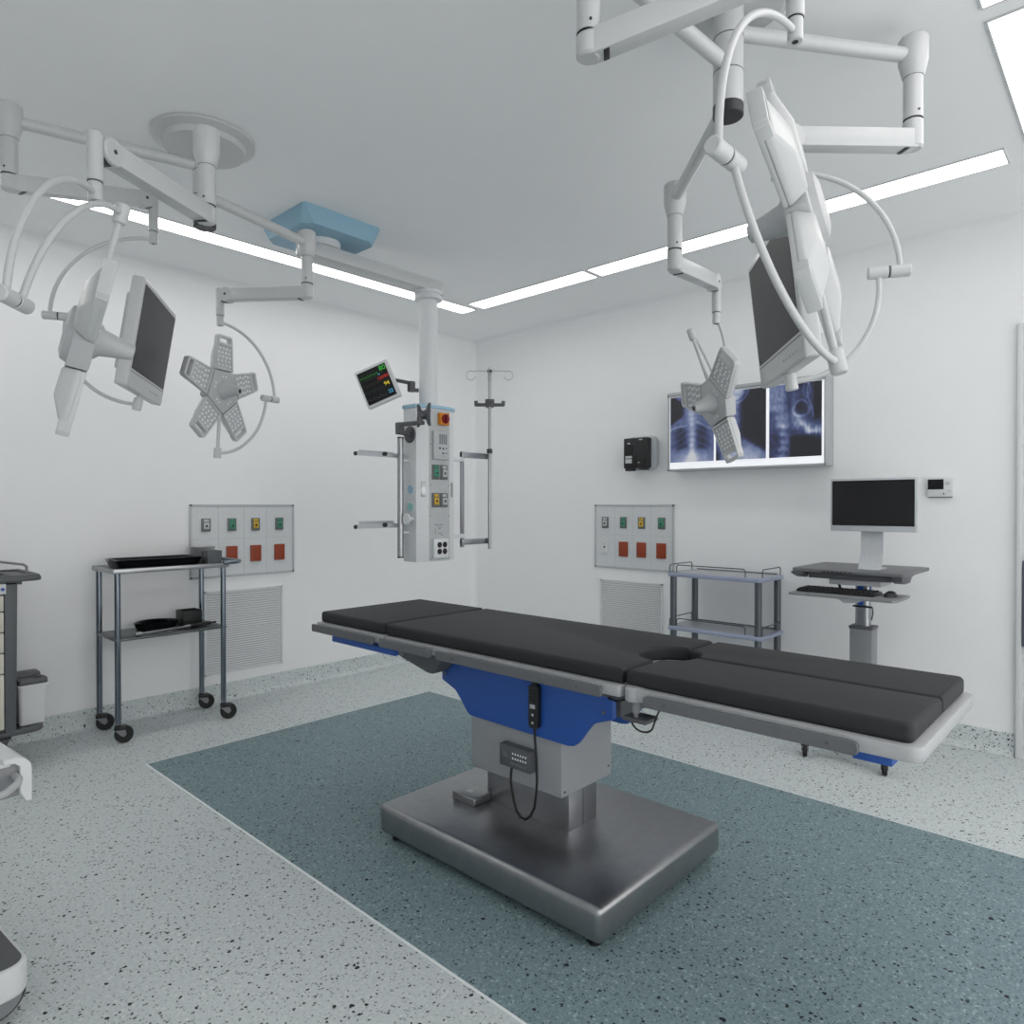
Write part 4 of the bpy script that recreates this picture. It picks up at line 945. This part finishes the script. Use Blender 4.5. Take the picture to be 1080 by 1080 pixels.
lab(one('lock', blue, dr, ('cyl', (0.752, yf - 0.001, 0.90), (0.752, yf - 0.005, 0.90), 0.008, None, 16)), 'blue lock dot')
one('top', charcoal, Cc, ('prism', [(x, y, 0.932) for x, y in rrect(0.12, 0.918, yf - 0.005, 4.44, 0.05)], (0, 0, 0.022), 0.006, 3), ('box', (0.22, yf, 0.918), (0.83, 4.42, 0.935), 0.003))
b = MB()
for x0, x1, y0, y1 in ((0.13, 0.905, yf + 0.004, yf + 0.03), (0.13, 0.905, 4.405, 4.43), (0.78, 0.80, yf + 0.02, 4.42), (0.88, 0.908, yf + 0.03, 4.40)): b.box((x0, y0, 0.95), (x1, y1, 0.964), 0.005)
b.build('top_rim', charcoal, Cc)
one('guard_rail', mid_grey, Cc, ('tube', [(0.878, 4.16, 0.955), (0.878, 4.16, 0.992), (0.868, 4.17, 1.003), (0.78, 4.22, 1.020), (0.22, 4.25, 1.020), (0.22, 4.25, 0.955)], 0.006, 10))
one('base_frame', charcoal, Cc, ('prism', [(x, y, 0.184) for x, y in rrect(0.10, 0.925, yf, 4.44, 0.06)], (0, 0, 0.026), 0.008, 3))
lab(one('base_slot', black_pl, Cc, ('box', (0.845, yf + 0.03, 0.209), (0.872, yf + 0.10, 0.2115)), ('box', (0.79, yf + 0.03, 0.209), (0.83, yf + 0.12, 0.2115))), 'black slots in the base')
for x in (0.22, 0.76):
    for y in (4.10, 4.38): castor(Cc, x, y, 0.072, 0.178, 0.03, (-0.03, 0.0))
BN = thing('waste_bin', 'white waste bin with a grey lid on the end of the drawer cart', 'bin', (0.885, 4.15, 0.212))
b = MB(); rows = []
for x0, x1, y0, y1, z in ((0.828, 0.936, 4.075, 4.235, 0.2125), (0.822, 0.945, 4.065, 4.245, 0.40), (0.816, 0.953, 4.058, 4.252, 0.402), (0.816, 0.953, 4.058, 4.252, 0.412)):
    rows.append([b.bm.verts.new((x, y, z)) for x, y in rrect(x0, x1, y0, y1, 0.018)])
n = len(rows[0])
for A, B in zip(rows, rows[1:]):
    for k in range(n): b.bm.faces.new((A[k], A[(k + 1) % n], B[(k + 1) % n], B[k]))
b.bm.faces.new(rows[0][::-1]); b.bm.faces.new(rows[-1]); bmesh.ops.recalc_face_normals(b.bm, faces=list(b.bm.faces))
b.build('bucket', offwhite, BN)
lab(one('lid', dark_grey, BN, ('prism', [(x, y, 0.410) for x, y in rrect(0.822, 0.947, 4.065, 4.150, 0.012)], (0, 0, 0.028), 0.006, 2), ('prism', [(x, y, 0.410) for x, y in rrect(0.822, 0.935, 4.152, 4.246, 0.012)], (0, 0, 0.045), 0.008, 2), ('box', (0.90, 4.10, 0.437), (0.93, 4.13, 0.444), 0.002)), 'dark grey lid')

# ------------------------------------------------------------------ white equipment trolley at the lower left edge
G = thing('equipment_trolley', 'white equipment trolley with a rounded corner at the lower left edge', 'trolley', (0.17, 2.36, 0))
ga = R(5); gx = V((cos(ga), sin(ga), 0)); gy = V((-sin(ga), cos(ga), 0)); g0 = V((0.443, 2.055, 0))
def gp(a_, b_, z): return g0 - gx * a_ + gy * b_ + Z * z           # a_ inward from the corner along the front, b_ back
def gpoly(w, d, r, k=6, ins=0.0):
    o = []
    for ca, cb, st in ((r, r, 0), (w - r, r, 1), (w - r, d - r, 2), (r, d - r, 3)):
        for i in range(k + 1):
            an = R(180 * 0 + st * 90 + 90 * i / k)
            o.append((ca - (r - ins) * cos(an), cb - (r - ins) * sin(an)))
    return o
one('base', offwhite, G, ('prism', [gp(x, y, 0.075) for x, y in gpoly(0.55, 0.62, 0.05)], (0, 0, 0.080), 0.012, 4))
lab(one('base_mat', charcoal, G, ('prism', [gp(x, y, 0.154) for x, y in gpoly(0.55, 0.62, 0.05, 6, 0.012)], (0, 0, 0.003))), 'dark grey mat on the base')
for a_ in (0.06, 0.49):
    for b_ in (0.075, 0.54):
        c0 = gp(a_, b_, 0.066)
        w_ = one('castor', black_pl, G, ('cyl', c0 - gy * 0.018 , c0 + gy * 0.018, 0.064, None, 32, 0.005), ('cyl', gp(a_, b_, 0.06), gp(a_, b_, 0.08), 0.02))
        lab(one('hub_cap', mid_grey, w_, ('cyl', c0 - gy * 0.0185, c0 - gy * 0.024, 0.055, None, 32, 0.002)), 'grey hub cap')
one('post', offwhite, G, ('prism', [gp(x, y, 0.15) for x, y in ((0.12, 0.20), (0.43, 0.20), (0.43, 0.50), (0.12, 0.50))], (0, 0, 0.48), 0.01, 2))
one('body_block', mid_grey, G, ('prism', [gp(x, y, 0.575) for x, y in ((0.026, 0.012), (0.52, 0.012), (0.52, 0.60), (0.026, 0.60))], (0, 0, 0.085), 0.003, 2))
sp_ = [(0.0, 0.56), (0.0, 0.640)] + [(0.035 - 0.035 * cos(R(an)), 0.640 + 0.035 * sin(R(an))) for an in range(15, 91, 15)] + [(0.06, 0.675), (0.06, 0.662), (0.036, 0.660), (0.026, 0.650), (0.026, 0.585), (0.012, 0.56)]
one('side_panel', offwhite, G, ('prism', [gp(x, 0.0, z) for x, z in sp_], gy * 0.62, 0.002, 1))
one('side_panel', offwhite, G, ('prism', [gp(0.55 - x, 0.0, z) for x, z in sp_], gy * 0.62, 0.002, 1))
one('tray_top', offwhite, G, ('prism', [gp(x, y, 0.655) for x, y in ((0.045, 0.006), (0.505, 0.006), (0.505, 0.61), (0.045, 0.61))], (0, 0, 0.010), 0.002))
one('handle', frame_grey, G, ('tube', [gp(0.035, 0.012, 0.630), gp(0.035, -0.02, 0.628), gp(0.042, -0.036, 0.622), gp(0.07, -0.05, 0.612), gp(0.15, -0.06, 0.604), gp(0.40, -0.06, 0.604), gp(0.48, -0.05, 0.612), gp(0.515, -0.02, 0.628), gp(0.515, 0.012, 0.630)], 0.0085, 12))

# ------------------------------------------------------------------ grey two-shelf trolley by the right wall
K = thing('shelf_trolley', 'grey two-shelf trolley with thin guard rails by the right wall', 'trolley', (4.14, 1.98, 0))
kx0, kx1, ky0, ky1 = 4.0, 4.29, 1.702, 2.268
for x in (kx0, kx1):
    for y in (ky0, ky1):
        one('leg', trolley_grey, K, ('cyl', (x, y, 0.115), (x, y, 0.846), 0.021, None, 24))
        castor(K, x, y, 0.045, 0.105, 0.024, (0.0, 0.02))
for z in (0.846, 0.500):
    sh = one('shelf', trolley_blue, K, ('prism', [(x, y, z - 0.004) for x, y in rrect(kx0 - 0.034, kx1 + 0.034, ky0 - 0.034, ky1 + 0.034, 0.03)], (0, 0, 0.026), 0.009, 3))
    lab(one('shelf_top', trolley_in, sh, ('box', (kx0 - 0.012, ky0 - 0.012, z + 0.0215), (kx1 + 0.012, ky1 + 0.012, z + 0.0235), 0.001)), 'pale metal shelf surface')
    zt, zr = z + 0.022, z + 0.072
    def rail(p, q_):
        p, q_ = V(p), V(q_); d_ = (q_ - p).normalized() * 0.012
        return ('tube', [V((p.x, p.y, zt)), V((p.x, p.y, zr - 0.012)), V((p.x, p.y, zr)) + d_ * 1.0, V((q_.x, q_.y, zr)) - d_ * 1.0, V((q_.x, q_.y, zr - 0.012)), V((q_.x, q_.y, zt))], 0.0034, 8)
    xa, xb, ya, yb = kx0 - 0.012, kx1 + 0.015, ky0 - 0.02, ky1 + 0.02
    one('guard_rail', trolley_grey, K, rail((xa, ky0 + 0.075, 0), (xa, ky1 - 0.03, 0)))
    one('guard_rail', trolley_grey, K, rail((xa + 0.025, ya, 0), (xb - 0.02, ya, 0)))
    one('guard_rail', trolley_grey, K, rail((xa + 0.0, yb, 0), (xb - 0.02, yb, 0)))
    one('guard_rail', trolley_grey, K, ('tube', [(xb, ya + 0.03, zt + 0.004), (xb, yb - 0.03, zt + 0.004)], 0.0034, 8))

# ------------------------------------------------------------------ computer workstation cart
Wc = thing('workstation_cart', 'grey height-adjustable computer cart against the right wall', 'computer cart', (3.95, 1.11, 0))
one('lift_column', mid_grey, Wc, ('box', (3.905, 1.052, 0.10), (4.005, 1.165, 0.655), 0.008))
one('column_cap', dark_grey, Wc, ('box', (3.902, 1.049, 0.648), (4.008, 1.168, 0.664), 0.004))
one('inner_column', steel, Wc, ('prism', [(x, y, 0.66) for x, y in rrect(3.922, 3.990, 1.074, 1.144, 0.018)], (0, 0, 0.26), 0.0))
lab(one('column_stripe', blue, Wc, ('box', (3.9195, 1.100, 0.775), (3.9225, 1.128, 0.93), 0.0), ('box', (3.94, 1.0725, 0.80), (3.96, 1.0745, 0.93))), 'blue strip on the inner column')
one('cable_tie', rubber, Wc, ('tube', [(3.917, 1.150 - 0.095 * k / 6, 0.768) for k in range(7)], 0.005, 8), ('tube', [(3.917, 1.055, 0.768), (3.918, 1.053, 0.745), (3.92, 1.054, 0.73), (3.93, 1.062, 0.70)], 0.003, 8))
one('cable', rubber, Wc, ('tube', [(3.85, 1.21, 0.93), (3.855, 1.205, 0.90), (3.862, 1.195, 0.855)], 0.007, 8))
b = MB()
for sx in (3.70, 4.25):
    b.box((sx - 0.028, 0.93, 0.072), (sx + 0.028, 1.305, 0.092), 0.006)
b.box((3.70, 1.075, 0.070), (4.25, 1.145, 0.105), 0.008)
b.build('base_legs', mid_grey, Wc)
for sx in (3.66, 4.24):
    for sy in (0.93, 1.305): castor(Wc, sx, sy, 0.034, 0.072, 0.022, (-0.012, -0.004))
tp = [(3.735, 0.87), (3.76, 0.862), (4.24, 0.862), (4.26, 0.88), (4.26, 1.40), (4.24, 1.412), (3.77, 1.412), (3.735, 1.40)]
one('worktop', mat('worktop_grey', (104, 106, 109), 0.45), Wc, ('prism', [(x, y, 0.950) for x, y in tp], (0, 0, 0.018), 0.003, 2))
one('top_frame', dark_grey, Wc, ('prism', [(x, y, 0.918) for x, y in ((3.77, 0.93), (4.22, 0.93), (4.22, 1.33), (3.77, 1.33))], (0, 0, 0.033), 0.004), ('prism', [(3.735, 1.41, 0.950), (3.735, 1.41, 0.938), (3.79, 1.40, 0.918), (3.82, 1.40, 0.950)], (0, -0.06, 0), 0.004), ('prism', [(3.735, 0.925, 0.950), (3.745, 0.925, 0.93), (3.80, 0.925, 0.912), (3.90, 0.925, 0.912), (3.95, 0.925, 0.950)], (0, -0.05, 0), 0.003))
b = MB()
for k in range(7): b.box((3.7335, 1.105 + k * 0.021, 0.9535), (3.7365, 1.120 + k * 0.021, 0.9595))
lab(b.build('front_key', black_pl, Wc), 'row of black keys in the worktop edge')
one('under_box', gas_grey, Wc, ('box', (3.80, 0.985, 0.888), (4.12, 1.235, 0.919), 0.004))
kt = one('keyboard_tray', mid_grey, Wc, ('prism', [(x, y, 0.838) for x, y in ((3.60, 0.885), (3.625, 0.868), (3.86, 0.868), (3.87, 0.89), (3.87, 1.36), (3.84, 1.38), (3.605, 1.372))], (0, 0, 0.014), 0.003, 2))
one('tray_bracket', gas_grey, kt, ('prism', [(3.70, y, z) for y, z in ((1.18, 0.840), (1.13, 0.805), (1.07, 0.812), (1.03, 0.840))], (0.18, 0, 0), 0.003))
KB = thing('keyboard', 'black computer keyboard on the pull-out tray of the computer cart', 'keyboard', (3.735, 1.17, 0.8525))
one('keyboard_base', black_pl, KB, ('box', (3.665, 0.985, 0.8525), (3.825, 1.355, 0.866), 0.003))
b = MB()
for i in range(5):
    for j in range(15): b.box((3.675 + i * 0.029, 0.995 + j * 0.0238, 0.8655), (3.698 + i * 0.029, 1.014 + j * 0.0238, 0.8715), 0.0015, 1)
lab(b.build('keys', rubber, KB), 'rows of black keys')
MS = MB(); prm = []
for k in range(7):
    f = k / 6 * pi / 2; prm.append((cos(f), sin(f)))
rows = []
for s_, h_ in prm:
    rows.append([MS.bm.verts.new((3.74 + 0.050 * max(s_, 0.02) * cos(2 * pi * q_ / 20), 0.925 + 0.029 * max(s_, 0.02) * sin(2 * pi * q_ / 20), 0.8525 + 0.030 * h_)) for q_ in range(20)])
for A, B in zip(rows, rows[1:]):
    for q_ in range(20): MS.bm.faces.new((A[q_], A[(q_ + 1) % 20], B[(q_ + 1) % 20], B[q_]))
MS.bm.faces.new(rows[0][::-1]); MS.bm.faces.new(rows[-1])
solo(MS.build('computer_mouse', black_pl, None), 'black computer mouse beside the keyboard', 'computer mouse')
CM = thing('computer_monitor', 'silver framed desktop monitor standing on the computer cart', 'computer monitor', (3.96, 1.06, 0.968))
one('housing', gas_grey, CM, ('box', (3.902, 0.848, 1.166), (3.922, 1.262, 1.446), 0.004, 2), ('box', (3.92, 0.93, 1.20), (3.935, 1.18, 1.41), 0.006))
one('screen', screen_blk, CM, ('box', (3.9005, 0.858, 1.196), (3.9025, 1.252, 1.434)))
one('stand', gas_grey, CM, ('prism', [(x, 1.012, z) for x, z in ((3.965, 1.28), (3.945, 1.28), (3.945, 1.06), (3.900, 0.974), (3.880, 0.968), (4.02, 0.968), (4.02, 0.974), (3.915, 0.974), (3.960, 1.055))], (0, 0.108, 0), 0.0), ('box', (3.93, 1.02, 1.25), (3.965, 1.11, 1.33), 0.003))

# ------------------------------------------------------------------ camera, world, view
cam = bpy.data.cameras.new('camera'); cam.sensor_width = 36.0; cam.lens = 724.0 / 1080 * 36.0; cam.clip_start = 0.02
co = bpy.data.objects.new('camera', cam); col.objects.link(co)
co.location = (0, 0, 1.298); co.rotation_euler = (pi / 2 - math.atan(6 / 724.0), 0, R(42.8 - 90))
sc = bpy.context.scene; sc.camera = co
w = bpy.data.worlds.new('world'); sc.world = w; w.use_nodes = True
w.node_tree.nodes['Background'].inputs['Color'].default_value = (1.0, 0.99, 0.98, 1); w.node_tree.nodes['Background'].inputs['Strength'].default_value = 2.2
sc.view_settings.view_transform = 'Standard'; sc.view_settings.look = 'None'
sc.view_settings.gamma = 1.0; sc.view_settings.use_curve_mapping = False
sc.view_settings.exposure = -0.13
sc.cycles.max_bounces = 10; sc.cycles.diffuse_bounces = 10; sc.cycles.glossy_bounces = 4
sc.cycles.use_denoising = True
sc.cycles.sample_clamp_indirect = 6.0
